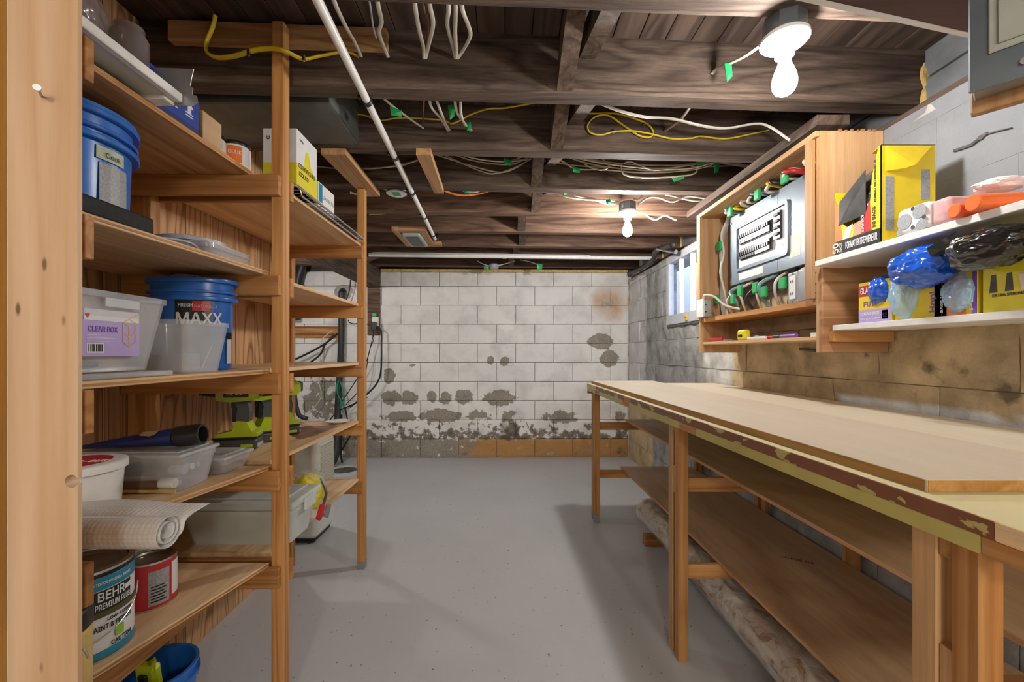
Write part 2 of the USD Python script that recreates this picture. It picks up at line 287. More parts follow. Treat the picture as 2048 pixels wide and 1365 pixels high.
# simple ones
wood('soffit', (0.10, 0.055, 0.05), (0.055, 0.028, 0.026), 'x', across=12, along=1.0, rough=0.6)
plain('foot_paint', (0.25, 0.25, 0.255), 0.5)
plain('blue_plastic', (0.022, 0.15, 0.56), 0.28, var=0.05, spec=0.6)
plain('white_plastic', (0.80, 0.80, 0.78), 0.35, var=0.04)
plain('white_paint', (0.80, 0.79, 0.77), 0.35, var=0.06)
plain('gray_plastic', (0.38, 0.39, 0.44), 0.4, var=0.06)
plain('black_plastic', (0.014, 0.014, 0.015), 0.35, var=0.2)
plain('black_foam', (0.008, 0.008, 0.008), 0.75, var=0.4, scale=60, bump=0.9, bscale=60)
plain('dark_gray', (0.055, 0.055, 0.058), 0.45)
plain('grip_gray', (0.075, 0.08, 0.085), 0.55)
plain('lime', (0.42, 0.53, 0.015), 0.35, var=0.06)
plain('red', (0.50, 0.025, 0.03), 0.35, var=0.06)
plain('orange', (0.90, 0.17, 0.035), 0.32, var=0.05)
plain('label_orange', (0.85, 0.20, 0.03), 0.4)
plain('yellow_card', (0.80, 0.60, 0.02), 0.42, var=0.05)
plain('yellow_bright', (0.78, 0.68, 0.03), 0.42, var=0.05)
plain('white_card', (0.78, 0.78, 0.78), 0.5, var=0.04)
plain('cardboard', (0.52, 0.34, 0.19), 0.75, var=0.08)
plain('blue_card', (0.025, 0.065, 0.36), 0.35, var=0.08)
plain('navy', (0.015, 0.025, 0.13), 0.4)
plain('teal', (0.02, 0.24, 0.38), 0.35, var=0.05)
plain('olive_label', (0.085, 0.075, 0.02), 0.4)
plain('label_black', (0.012, 0.012, 0.014), 0.35)
plain('label_white', (0.74, 0.74, 0.75), 0.4, var=0.03)
plain('label_gray', (0.33, 0.34, 0.36), 0.45, var=0.25, scale=260)
plain('lilac', (0.47, 0.36, 0.72), 0.4, var=0.04)
plain('purple', (0.20, 0.09, 0.44), 0.4)
plain('label_green', (0.28, 0.58, 0.03), 0.4)
plain('mint', (0.30, 0.55, 0.38), 0.5, var=0.1)
plain('pale_green', (0.48, 0.55, 0.40), 0.6, var=0.1)
plain('tin', (0.60, 0.60, 0.60), 0.25, metal=1.0, var=0.1)
plain('tin_dirty', (0.34, 0.31, 0.28), 0.38, metal=1.0, var=0.3, scale=14)
plain('steel', (0.42, 0.44, 0.46), 0.38, metal=0.85, var=0.12, scale=20)
plain('steel_dark', (0.19, 0.22, 0.245), 0.36, metal=0.7, var=0.15, scale=12)
plain('duct', (0.20, 0.215, 0.20), 0.55, metal=0.5, var=0.15, scale=12)
plain('panel_gray', (0.175, 0.22, 0.262), 0.36, metal=0.25, var=0.06, scale=10, coat=0.2)
plain('paper', (0.78, 0.71, 0.60), 0.6, var=0.05)
plain('nm_white', (0.66, 0.62, 0.54), 0.45, var=0.12, scale=12)
plain('nm_beige', (0.44, 0.37, 0.27), 0.5, var=0.15, scale=12)
plain('nm_yellow', (0.72, 0.53, 0.03), 0.4, var=0.08)
plain('nm_orange', (0.75, 0.22, 0.06), 0.4)
plain('nm_blue', (0.15, 0.28, 0.30), 0.45)
plain('cord_black', (0.016, 0.016, 0.017), 0.45)
plain('pipe_black', (0.028, 0.027, 0.026), 0.45, var=0.3)
plain('copper', (0.42, 0.19, 0.10), 0.4, metal=0.7)
plain('tape_green', (0.02, 0.38, 0.10), 0.4, var=0.15)
plain('rope_green', (0.02, 0.30, 0.20), 0.5, var=0.2)
plain('porcelain', (0.85, 0.85, 0.84), 0.2, var=0.02)
plain('appliance', (0.66, 0.68, 0.62), 0.4, var=0.03)
plain('appliance_slat', (0.52, 0.47, 0.37), 0.45, var=0.05)
plain('switch_gray', (0.34, 0.355, 0.31), 0.35, var=0.06)
plain('stain', (0.24, 0.115, 0.06), 0.5, var=0.5, scale=24)
plain('rubble', (0.10, 0.095, 0.085), 0.8, var=0.4)
plain('window_paint', (0.47, 0.48, 0.50), 0.5, var=0.08)
plain('bag_black', (0.010, 0.010, 0.010), 0.16, var=0.2, spec=0.8, coat=0.5)
plain('bag_blue', (0.012, 0.11, 0.62), 0.2, var=0.25, scale=14, coat=0.4)
plain('bag_dark', (0.05, 0.048, 0.045), 0.3, var=0.3, coat=0.3)
plain('pink', (0.62, 0.36, 0.36), 0.5, var=0.1)
plain('skin_print', (0.62, 0.30, 0.20), 0.4)
plain('brown_marker', (0.20, 0.10, 0.06), 0.4)
plain('tan_yellow', (0.62, 0.44, 0.14), 0.45)
clearish('clear', (0.86, 0.90, 0.96), 0.24, 0.2)
clearish('clear_lid', (0.82, 0.85, 0.88), 0.45, 0.3)
clearish('frosted', (0.74, 0.80, 0.76), 0.62, 0.35)
clearish('plastic_film', (0.80, 0.80, 0.78), 0.22, 0.15)
clearish('smoky', (0.30, 0.26, 0.26), 0.42, 0.12)
clearish('bag_ice', (0.38, 0.68, 0.92), 0.62, 0.2)
# bubble wrap: rows of bubbles as relief
keep('bubble', {'g': ('geometry', {}), 'v': ('voronoi_texture', {'scale': 115.0, 'randomness': 0.15}), 'b': ('bump', {'strength': 0.5, 'distance': 0.003, 'invert': True}), 'r': ('rgb_ramp', {'ramp': [(0.2, (0.93, 0.93, 0.92)), (0.6, (0.86, 0.86, 0.84))]}),
     'p': ('principled_bsdf', {'roughness': 0.25, 'base_color': (0.75, 0.75, 0.73)}), 't': ('transparent_bsdf', {}), 'x': ('mix_closure', {'fac': 0.8})},
     [('g.position', 'v.vector'), ('v.distance', 'b.height'), ('b.normal', 'p.normal'), ('v.distance', 'r.fac'), ('r.color', 'p.base_color'), ('t.BSDF', 'x.closure1'), ('p.BSDF', 'x.closure2')], 'x.closure')
# rolled vinyl with scroll print
keep('vinyl', {'g': ('geometry', {}), 'n': ('noise_texture', {'scale': 9.0, 'detail': 2.0, 'distortion': 2.5}), 'r': ('rgb_ramp', {'ramp': [(0.36, (0.50, 0.34, 0.20)), (0.46, (0.30, 0.17, 0.08)), (0.5, (0.62, 0.52, 0.40)), (0.62, (0.56, 0.40, 0.24)), (0.68, (0.70, 0.62, 0.50))]}), 'p': ('principled_bsdf', {'roughness': 0.4})},
     [('g.position', 'n.vector'), ('n.fac', 'r.fac'), ('r.color', 'p.base_color')])
keep('film_wrap', {'g': ('geometry', {}), 'm': ('mapping', {'scale': (14, 5, 14)}), 'n': ('noise_texture', {'scale': 1.0, 'detail': 4.0, 'distortion': 1.5}), 'r': ('map_range', {'from_min': 0.38, 'from_max': 0.62, 'to_min': 0.06, 'to_max': 0.66, 'clamp': True}), 'b': ('bump', {'strength': 0.9, 'distance': 0.02}),
     'p': ('principled_bsdf', {'roughness': 0.22, 'base_color': (0.86, 0.84, 0.80)}), 't': ('transparent_bsdf', {}), 'x': ('mix_closure', {})},
     [('g.position', 'm.vector'), ('m.vector', 'n.vector'), ('n.fac', 'r.value'), ('r.result', 'x.fac'), ('n.fac', 'b.height'), ('b.normal', 'p.normal'), ('t.BSDF', 'x.closure1'), ('p.BSDF', 'x.closure2')], 'x.closure')
keep('pane', {'g': ('glossy_bsdf', {'roughness': 0.02}), 't': ('transparent_bsdf', {'color': (0.92, 0.95, 1.0)}), 'x': ('mix_closure', {'fac': 0.06})}, [('t.BSDF', 'x.closure1'), ('g.BSDF', 'x.closure2')], 'x.closure')
keep('bulb_light', {'e': ('emission', {'color': (1.0, 0.965, 0.93), 'strength': BULB})}, [], 'e.emission')
keep('bulb_light_far', {'e': ('emission', {'color': (1.0, 0.965, 0.93), 'strength': BULB2})}, [], 'e.emission')
#---STRUCTURE---
# ------------------------------------------------------------------ the setting: floor, walls, joists and boards overhead
FLOOR, JB, JH, JT = 0.0, 2.0, 0.193, 0.07            # joist underside, depth, thickness
fl = thing('floor', kind='structure')
fl.part('slab', box(-2.75, 1.55, -2.6, 4.75, -0.1, 0.0, 0), 'floor_paint')

def noise2(a, b, s, seed): return meshkit.fbm(np.stack([np.asarray(a) * s, np.asarray(b) * s, np.zeros_like(a) + seed], -1), 4, seed)
def rect_minus(r, h):                                # rectangle minus a hole, as rectangles
    a0, a1, b0, b1 = r; c0, c1, d0, d1 = h
    if c0 >= a1 or c1 <= a0 or d0 >= b1 or d1 <= b0: return [r]
    out = []
    if c0 > a0: out.append((a0, c0, b0, b1))
    if c1 < a1: out.append((c1, a1, b0, b1))
    m0, m1 = max(a0, c0), min(a1, c1)
    if d0 > b0: out.append((m0, m1, b0, d0))
    if d1 < b1: out.append((m0, m1, d1, b1))
    return [q for q in out if q[1] - q[0] > 0.02 and q[3] - q[2] > 0.02]
def block_mesh(a0, a1, b0, b1, o, u, w, nx, nz, gap, amp, seed, proud):
    """One masonry block: face along u (horizontal) and z, bulging and chipped, with returned edges; w points out of the wall."""
    g = gap / 2; A = np.linspace(a0 + g, a1 - g, nx + 1); B = np.linspace(b0 + g, b1 - g, nz + 1)
    aa, bb = np.meshgrid(A, B, indexing='ij')
    out = proud + amp * (noise2(aa, bb, 9.0, seed) - 0.5) * 2 + amp * (noise2(aa, bb, 31.0, seed + 3) - 0.5)
    edge = np.minimum(np.minimum(aa - A[0], A[-1] - aa), np.minimum(bb - B[0], B[-1] - bb))
    out = out - (0.0045 if gap > 0.001 else 0.0) * (edge < 1e-6)
    face = np.array(o) + aa[..., None] * np.array(u) + bb[..., None] * np.array([0, 0, 1.0]) + out[..., None] * np.array(w)
    v = face.reshape(-1, 3); idx = np.arange(len(v)).reshape(nx + 1, nz + 1)
    q = np.stack([idx[:-1, :-1], idx[1:, :-1], idx[1:, 1:], idx[:-1, 1:]], -1).reshape(-1, 4)
    rim = np.concatenate([idx[:, 0], idx[-1, 1:], idx[-2::-1, -1], idx[0, -2:0:-1]])
    back = v[rim] - np.array(w) * ((v[rim] - np.array(o)) @ np.array(w) + 0.075)[:, None]
    n0 = len(v); v = np.vstack([v, back]); k = np.arange(len(rim)); k2 = (k + 1) % len(rim)
    q2 = np.stack([rim[k2], rim[k], n0 + k, n0 + k2], -1)
    q = np.vstack([q, q2]); f = np.vstack([q[:, [0, 1, 2]], q[:, [0, 2, 3]]])
    if np.dot(np.cross(u, [0, 0, 1.0]), w) < 0: f = f[:, ::-1]
    at = np.concatenate([aa.reshape(-1), aa.reshape(-1)[rim]]), np.concatenate([bb.reshape(-1), bb.reshape(-1)[rim]])
    return trimesh.Trimesh(v, f, process=False), at
def ellipses(px, py, lst, base=0.0):
    e = np.zeros_like(px)
    for x, y, rx, ry, s in lst: e = np.maximum(e, s * np.clip(1.35 - np.sqrt(((px - x) / rx) ** 2 + ((py - y) / ry) ** 2), 0, 1) ** 0.6)
    return e

# back wall: painted concrete blocks, courses of 0.2032
BW = 4.47
wb = thing('wall_back', kind='structure')
K = 0.012
uB, wB = np.array([1, K, 0]) / math.hypot(1, K), np.array([K, -1, 0]) / math.hypot(1, K)
wb.part('mortar', box(-2.75, 1.5, BW + 0.036, BW + 0.15, 0, 1.99, 0), 'mortar')
PATCH = [(1203, 683, 26, 16, .9), (1220, 719, 20, 17, .8), (982, 721, 8, 9, .85), (1009, 723, 11, 10, .85), (779, 752, 12, 15, .85), (783, 796, 22, 16, .8), (818, 796, 19, 16, .8), (865, 794, 14, 15, .7),
         (892, 797, 18, 14, .75), (928, 793, 19, 16, .85), (1000, 797, 36, 17, .8), (800, 834, 42, 12, .75), (880, 832, 44, 15, .8), (955, 832, 36, 15, .6), (1018, 834, 22, 17, .6), (1120, 836, 38, 15, .72),
         (825, 731, 8, 4, .6), (640, 800, 50, 60, .6), (690, 720, 22, 26, .4), (1240, 835, 16, 18, .6)]
row = 0; z0 = -0.005
HB = 1.972
while z0 < HB - 0.02:
    z1 = min(z0 + 0.2032, HB); a = -2.75 + (0.2032 if row % 2 else 0.0) - 0.2
    while a < 1.30:
        a0, a1 = max(a, -2.75), min(a + 0.4064, 1.30); a += 0.4064
        if a1 - a0 < 0.05: continue
        mesh, (aa, bb) = block_mesh(a0, a1, max(z0, 0), z1, (0, BW, 0), uB, wB, 16 if a0 > -2.0 else 6, 8 if a0 > -2.0 else 3, 0.0045, 0.004 if row > 2 else 0.008, row * 37 + int(a0 * 10), R.uniform(-0.002, 0.003))
        px, py = VX + aa * F / BW, HY - (bb - CH) * F / BW
        low = np.clip((0.62 - bb) / 0.5, 0, 1)
        peel = np.maximum(0.17 + 0.46 * low, ellipses(px, py, PATCH))
        orange = np.where(bb < 0.20, np.clip((aa + 0.75) / 0.5, 0, 1) * 0.8, 0.0) + 0.45 * ellipses(px, py, [(1215, 605, 34, 34, 1), (1235, 850, 24, 34, .8)]) + 0.22 * np.clip((aa - 0.7) / 0.5, 0, 1) * (bb > 1.4)
        grime = 0.16 + 0.44 * low * (bb > 0.18) + 0.25 * ellipses(px, py, [(1215, 612, 26, 20, .7), (770, 905, 16, 16, 1.4), (1020, 862, 16, 22, 1.2), (1240, 905, 12, 12, 1.6), (930, 905, 16, 10, 1.2), (1075, 903, 8, 10, 1.2), (1150, 903, 7, 10, 1.2)])
        n = noise2(aa, bb, 2.0, 5)
        tint = np.stack([0.78 + 0.12 * n, 0.775 + 0.11 * n, 0.76 + 0.09 * n], -1)
        wb.part('block', mesh, 'block', wear=(np.stack([peel, orange, grime], -1), tint))
    z0 = z1; row += 1
wb.part('mortar_patch', poly([(-.055, .03), (-.02, .008), (0, .004), (.02, .012), (.05, .034), (.062, .005), (.045, -.03), (.01, -.02), (-.02, -.022), (-.055, -.034), (-.062, 0)], 0.006, P(1215, 607, BW) + wB * 0.004, uB, (0, 0, 1)), 'concrete')
g = np.linspace(-1.33, 1.29, 60)
prof = [(x, 1.966 + 0.008 * noise2(np.array([x]), np.array([0.0]), 9, 3)[0]) for x in g] + [(x, 1.998 + 0.004 * noise2(np.array([x]), np.array([0.0]), 9, 8)[0]) for x in g[::-1]]
wb.part('foam_seal', poly(prof, 0.022, (0, BW - 0.001, 0), uB, (0, 0, 1)), 'foam')

wb.part('rim_board', box(-2.75, 1.5, BW + 0.05, BW + 0.09, 1.985, 2.2, 0), 'old_x')

def JYE(i): return 1.002 + 0.412 * (i - 1) + 0.05 * 1.47
# right wall: blocks, bare and grey in the middle, brown near the camera, parged and painted grey high up
RX = 1.30; WTOP = 1.885; WIN = (2.52, 3.39, 1.335, 1.875)
wr = thing('wall_right', kind='structure')
for y0, y1, a, b in ((-2.6, WIN[0], 0, WTOP), (WIN[1], 4.6, 0, WTOP), (WIN[0], WIN[1], 0, WIN[2]), (WIN[0], WIN[1], WIN[3], WTOP)):
    wr.part('mortar', box(RX + 0.012, RX + 0.05, y0, y1, a, b, 0), 'mortar_brown' if y1 < 2.6 else 'mortar')
row = 0; z0 = 0.0
while z0 < WTOP - 0.02:
    z1 = min(z0 + 0.2032, WTOP); a = 0.05 + (0.2032 if row % 2 else 0.0)
    while a < 4.46:
        r0 = (max(a, 0.3), min(a + 0.4064, 4.46), z0, z1); a += 0.4064
        if r0[1] - r0[0] < 0.03: continue
        for (a0, a1, b0, b1) in rect_minus(r0, WIN):
            parged = z0 > 1.40 and a1 < 2.3
            mesh, (aa, bb) = block_mesh(a0, a1, b0, b1, (RX, 0, 0), (0, 1, 0), (-1, 0, 0), max(3, int((a1 - a0) / 0.045)), max(2, int((b1 - b0) / (0.016 if row == 4 and a1 < 2 else 0.045))), 0.0004 if parged else 0.0035, 0.004 if parged else 0.009, 77 if parged else row * 53 + int(a0 * 10), 0.0 if parged else R.uniform(-0.003, 0.004))
            n = noise2(aa, bb, 3.0, 11)[:, None]; n2 = noise2(aa, bb, 1.7, 31)[:, None]
            white, gray, brown, slate = np.array([.70, .69, .68]), np.array([.36, .36, .345]), np.array([.47, .36, .215]), np.array([.27, .285, .305])
            t = np.where((aa > 3.93)[:, None], white, gray + 0.08 * (n - .5))
            t = np.where(((aa < 2.75) & (aa > 2.42) & (bb < 1.35) & (bb > 0.75))[:, None], white * 0.9, t)
            t = np.where((aa <= 2.42)[:, None], brown * (0.42 + 1.15 * n2), t)
            t = np.where(((aa <= 2.42) & (bb > 1.36 + 0.03 * n[:, 0]))[:, None], slate * (0.85 + 0.3 * n), t)
            t = np.where(((aa < 1.64) & (bb < 0.966 + 0.07 * (n[:, 0] - .5)) & (bb > 0.8))[:, None], np.array([.66, .68, .70]), t)
            t = np.where(((bb < 0.75) & (aa < 2.42))[:, None], gray * (0.9 + 0.4 * n), t)
            t = np.where(((bb < 0.6) & (aa > 3.75))[:, None], np.array([.60, .46, .27]), t)
            px, py = VX + RX * F / aa, HY - (bb - CH) * F / aa
            peel = np.where(aa > 2.42, 0.32, np.where(bb > 1.36, 0.12, 0.28)); peel = np.where((aa > 3.93), 0.24, peel)
            grime = np.where(aa > 2.42, 0.26, np.where(bb > 1.36, 0.10, 0.34)) + 0.45 * ellipses(px, py, [(1745, 745, 9, 10, 1), (1865, 745, 14, 14, .8), (1925, 735, 10, 10, 1), (2015, 780, 18, 26, 1.2), (1690, 690, 6, 6, 1)])
            wr.part('parged_block' if parged else 'block', mesh, 'block' if parged or a0 > 3.9 else 'block_bare', wear=(np.stack([peel, 0 * peel, grime], -1), np.ascontiguousarray(t)))
    z0 = z1; row += 1
def crack(pts, w):                                   # open crack in the parging: a thin dark filled seam that stands just proud
    p = np.array([[q[1], q[2]] for q in (PX(a, b, RX) for a, b in pts)])
    from shapely.geometry import LineString
    wr.part('crack', poly(LineString(p).buffer(w, cap_style=2).union(Point(p[len(p) // 2]).buffer(w * 1.8)), 0.004, (RX + 0.002, 0, 0), (0, 1, 0), (0, 0, 1)).apply_transform(trimesh.transformations.reflection_matrix((RX, 0, 0), (1, 0, 0))), 'rubble')
crack([(1910, 302), (1945, 290), (1965, 275), (1978, 266)], 0.0035); crack([(1978, 268), (2000, 262), (2026, 256)], 0.0012)
# ledge, sill plate and the masonry between the joist ends above the wall
wr.part('ledge', box(RX, 1.56, -2.6, 4.6, WTOP - 0.03, WTOP, 0.002), 'concrete')
wr.part('sill_plate', box(RX + 0.02, RX + 0.13, 0.2, 4.45, WTOP, WTOP + 0.032, 0.004), 'old_y')
wr.part('rim_wall', box(1.505, 1.56, -2.6, 4.6, WTOP, 2.23, 0), 'rim_gray')
for k in range(10):
    ya = 0.60 + 0.412 * k + 0.14
    for zz, (za, zb) in enumerate(((1.90, 1.985), (1.992, 2.085), (2.092, 2.19))):
        wr.part('rim_block', box(1.475, 1.51, ya + R.uniform(0, 0.01), ya + 0.335, za, zb, 0.008), 'rim_gray')
    for zz in (1.93, 2.05, 2.13):
        wr.part('foam', crumple((1.475, ya - 0.005 + R.uniform(-.008, .012), zz + R.uniform(-.02, .02)), (0.02, 0.022, 0.04), 0.5, 2.2, k * 5 + int(zz * 10), 2), 'foam')
for i in range(1, 9):
    for zz, s_ in ((2.02, .05), (2.10, .045), (1.95, .06)):
        wr.part('foam', crumple((1.478, JYE(i) - .005, zz + R.uniform(-.015, .015)), (0.016, 0.009, s_), 0.5, 2.2, i * 7 + int(zz * 10), 2), 'foam')
# left wall: panelling of vertical plywood boards
wl = thing('wall_left', kind='structure')
LX = -1.185; y = -0.20; k = 0
while y < 2.28:
    w = R.choice([0.142, 0.158, 0.172, 0.15]); y1 = min(y + w, 2.29)
    wl.part('panel_board', box(LX - 0.012 + R.uniform(-.001, .001), LX + R.uniform(-.0015, .0015), y + 0.0012, y1 - 0.0012, 0.0, 2.19, 0.001), 'panel'); y = y1; k += 1
wl.part('panel_backing', box(LX - 0.03, LX - 0.0125, -0.2, 2.29, 0, 2.19, 0), 'dark_fir_x')
wa = thing('wall_alcove', kind='structure'); wa.part('face', box(-2.85, -2.72, 2.2, 4.7, 0, 2.2, 0), 'concrete'); wa.part('return', box(-2.75, LX - 0.03, 2.2, 2.285, 0, 2.2, 0), 'concrete')
wn = thing('wall_next_room', kind='structure')       # the room the camera stands in, behind it
wn.part('face', box(-2.75, 1.56, -2.65, -2.55, 0, 2.2, 0), 'white_card'); wn.part('side', box(LX - 0.1, LX - 0.03, -2.6, -0.2, 0, 2.2, 0), 'white_card')

# overhead: subfloor boards, joists, bridging
ce = thing('ceiling', kind='structure')
x = -2.75
while x < 1.56:
    w = 0.0915; ce.part('board', box(x + 0.0012, x + w - 0.0012, -2.6, 4.62, JB + JH, JB + JH + 0.022, 0.0015), 'sub_board'); x += w
ce.part('underlay', box(-2.75, 1.6, -2.65, 4.75, JB + JH + 0.0222, JB + JH + 0.06, 0), 'dark_gray')
JK = 0.05
def JY(i): return 1.002 + 0.412 * (i - 1)            # near face of joist i where x = 0
for i in range(0, 10):
    xs = np.linspace(-2.72, 1.505, 22); zb = JB + 0.006 * (noise2(xs, xs * 0 + i, 3.0, i) - 0.5); v, f = [], []
    for a, z in zip(xs, zb):
        yy = JY(i) + JK * a + 0.004 * (noise2(np.array([a]), np.array([i * 1.0]), 2.0, 4)[0] - .5); b = 0.004
        v += [(a, yy, JB + JH), (a, yy, z + b), (a, yy + b, z), (a, yy + JT - b, z), (a, yy + JT, z + b), (a, yy + JT, JB + JH)]
    n = len(xs)
    for k in range(n - 1):
        for j in range(6):
            a, b, c, d = 6 * k + j, 6 * k + (j + 1) % 6, 6 * (k + 1) + (j + 1) % 6, 6 * (k + 1) + j
            f += [(a, c, b), (a, d, c)]
    for j in range(1, 5): f += [(0, j, j + 1), (6 * n - 6, 6 * n - 6 + j + 1, 6 * n - 6 + j)]
    m = trimesh.Trimesh(v, f, process=False); m.fix_normals()
    ce.part('joist', m, 'joist_red' if i > 4 else 'joist')
BX = [(0.13, 0.215), (0.17, 0.26), (0.19, 0.26), (0.13, 0.20), (0.155, 0.225), (0.08, 0.15), (0.10, 0.17), (0.06, 0.12), (0.02, 0.09)]
for i in range(1, 9):
    xa, xb = BX[i - 0] if i < len(BX) else BX[-1]
    ya, yb = JY(i) + JT + JK * xa + 0.002, JY(i + 1) + JK * xa - 0.002
    def strut(x0, x1, p, q):                         # diagonal bridging between two joists, cut flush with their faces
        (ya_, za_), (yb_, zb_) = p, q; h = 0.075
        return hull([(a, b, c) for a in (x0, x1) for b, c in ((ya_, za_), (ya_, za_ + h), (yb_, zb_), (yb_, zb_ + h))])
    ce.part('bridging', strut(xa, xa + 0.055, (ya, JB + JH - 0.08), (yb, JB + 0.004)), 'old_z')
    ce.part('bridging', strut(xa + 0.075, xa + 0.13, (ya, JB + 0.004), (yb, JB + JH - 0.08)), 'old_z')

# girder at the left, running back to the far wall
gd = thing('girder', 'dark timber girder under the joists running back to the far block wall', 'beam', (-1.40, 3.4, 1.80))
gd.part('timber', box(-1.47, -1.335, 2.32, 4.46, 1.803, 1.995, 0.005), 'old_y')

# window in the right wall
wi = thing('window_1', kind='structure')
y0, y1, a, b = WIN
def WB(ya, yb, za, zb, xa=RX - 0.012, xb=RX + 0.03): return box(xa, xb, ya, yb, za, zb, 0.003)
wi.part('frame', cat([WB(y0, y1, a, a + 0.075), WB(y0, y1, b - 0.055, b), WB(y1 - 0.055, y1, a + 0.075, b - 0.055), WB(y0, y0 + 0.055, a + 0.075, b - 0.055)]), 'window_paint')
for k in range(1, 4): 
    yy = y0 + 0.055 + (y1 - y0 - 0.11) * k / 4; wi.part('muntin', WB(yy - 0.013, yy + 0.013, a + 0.075, b - 0.055, RX - 0.004, RX + 0.026), 'white_paint')
for k in range(4):
    ya = y0 + 0.055 + (y1 - y0 - 0.11) * k / 4; wi.part('pane', box(RX + 0.010, RX + 0.013, ya, ya + (y1 - y0 - 0.11) / 4, a + 0.075, b - 0.055, 0), 'pane')
wi.part('latch', cat([box(RX - 0.02, RX - 0.012, 2.98, 3.02, a + 0.01, a + 0.06, 0.002), cyl((RX - 0.03, 3.0, a + 0.045), (RX - 0.012, 3.0, a + 0.045), 0.009)]), 'tan_yellow', label='tarnished brass latch')
wi.part('sill', box(RX - 0.006, RX + 0.06, y0, y1, a - 0.02, a, 0.003), 'rubble')
we = thing('window_2', kind='structure')             # the light well outside
we.part('well_wall', box(1.95, 2.05, 2.0, 4.6, 0.9, 2.9, 0), 'white_card'); we.part('well_end', box(RX + 0.06, 1.95, 4.2, 4.3, 0.9, 2.15, 0), 'white_card'); we.part('well_floor', box(RX + 0.06, 1.95, 2.0, 4.2, 0.85, 0.95, 0), 'concrete')
# ------------------------------------------------------------------ bare-bulb lampholders
def lamp(x, y, zb, label, glow='bulb_light'):                           # zb: centre of the bulb
    t = thing('ceiling_lamp', label, 'lamp', (x, y, zb - 0.07))
    zf = zb + 0.075
    t.part('electrical_box', cat([cyl((x, y, zf + 0.022), (x, y, zf + 0.07), 0.052, 8, b=0.003), box(x - .012, x + .012, y + .03, y + .09, zf + .05, zf + .056)]), 'steel_dark')
    t.part('lampholder', lathe([(0, .022), (.052, .022), (.058, .016), (.058, .008), (.052, .002), (.036, -.006), (.025, -.016), (.0225, -.032), (.0, -.032)][::-1], (x, y, zf), 40), 'porcelain', 40)
    t.part('bulb', lathe([(0, -.054), (.012, -.052), (.022, -.045), (.0285, -.032), (.030, -.018), (.0275, -.002), (.021, .016), (.0155, .030), (.0135, .046), (0, .046)], (x, y, zb - 0.006), 32), glow, True, label='lit bulb')
lamp(0.738, 1.115, 1.862, 'lit bare bulb in a white porcelain lampholder over the workbench, nearer the camera')
lamp(0.735, 2.55, 1.882, 'lit bare bulb in a white porcelain lampholder further back beyond the breaker box', 'bulb_light_far')

# ------------------------------------------------------------------ doorway framing at the left edge of the picture
st = thing('doorway_stud', 'pale knotty pine stud with a nail and a bored hole, closest to the camera', 'stud', (-0.60, 0.565, 0))
body = m3.Manifold.extrude(m3.CrossSection([[(-.6478, .546), (-.5585, .546), (-.5577, .547), (-.5577, .552), (-.600, .584), (-.6478, .584)]]), 2.19)
hole = m3.Manifold.cylinder(0.02, 0.0085, 0.0085, 24).rotate((-90, 0, 0)).translate((-0.5655, 0.5452, 0.952))
st.part('timber', tm(body - hole), 'stud')
nl = P(103, 195, 0.546); st.part('nail', cat([cyl(nl + (-.014, .002, .001), nl + (.004, -.020, 0), .0016, 8), cyl(nl + (.004, -.020, 0), nl + (.0047, -.0212, 0), .0042, 12)]), 'steel', label='bent nail')
jb = thing('door_jamb', 'orange varnished door jamb at the far left edge of the picture', 'jamb', (-0.69, 0.53, 0))
jb.part('board', box(-0.75, -0.6585, 0.515, 0.60, 0.0, 2.19, 0.002), 'jamb')
jb.part('paint_line', box(-0.6583, -0.6483, 0.553, 0.585, 0.0, 2.19, 0.0005), 'pale_green', label='strip of old pale green paint')

# ------------------------------------------------------------------ wooden shelving at the left: three ladder frames, five levels in each of two bays
SZ = [CH + z for z in (0.545, 0.237, -0.066, -0.365, -0.664)]        # tops of the rungs
ST = 0.0135
sh = thing('shelving', 'tall home-made wooden shelving of two bays, five boards high, down the left side', 'shelving', (-0.96, 1.45, 0))
XF = -0.692                                          # right face of the posts
POSTS = [(0.68, 0.718), (1.303, 1.341), (2.165, 2.203)]
TOPS = [2.15, 2.155, 1.965]
for (y0, y1), tz, xr in zip(POSTS, TOPS, (-0.728, XF, -0.733)):
    foot = 0.035
    p = sh.part('post', box(xr - 0.038, xr, y0, y1, 0 if y0 < 2 else foot, tz if y0 > 2 else min(tz, 2.15), 0.002), 'fir_z')
    if y0 > 2: p.part('painted_foot', box(xr - 0.0382, xr + 0.0002, y0 - .0002, y1 + .0002, 0, foot, 0.001), 'foot_paint', label='foot dipped in grey floor paint')
    sh.part('rear_post', box(-1.182, -1.11, y0 + 0.006, y1 + 0.006, 0, 1.99, 0.002), 'fir_z')
for k, z in enumerate(SZ):
    for j, (y0, y1) in enumerate(POSTS):
        xr = (-0.728, XF, -0.733)[j]
        if j > 0: sh.part('rung', box(-1.18, xr - 0.006, y0 - 0.0185, y0 - 0.0005, z - 0.062, z, 0.0015), 'fir_x')
        if j < 2: sh.part('rung', box(-1.18, xr + (0.006 if j == 0 else 0.004), y1 + 0.0005, y1 + 0.0185, z - (0.075 if j == 0 else 0.062), z, 0.0015), 'fir_x')
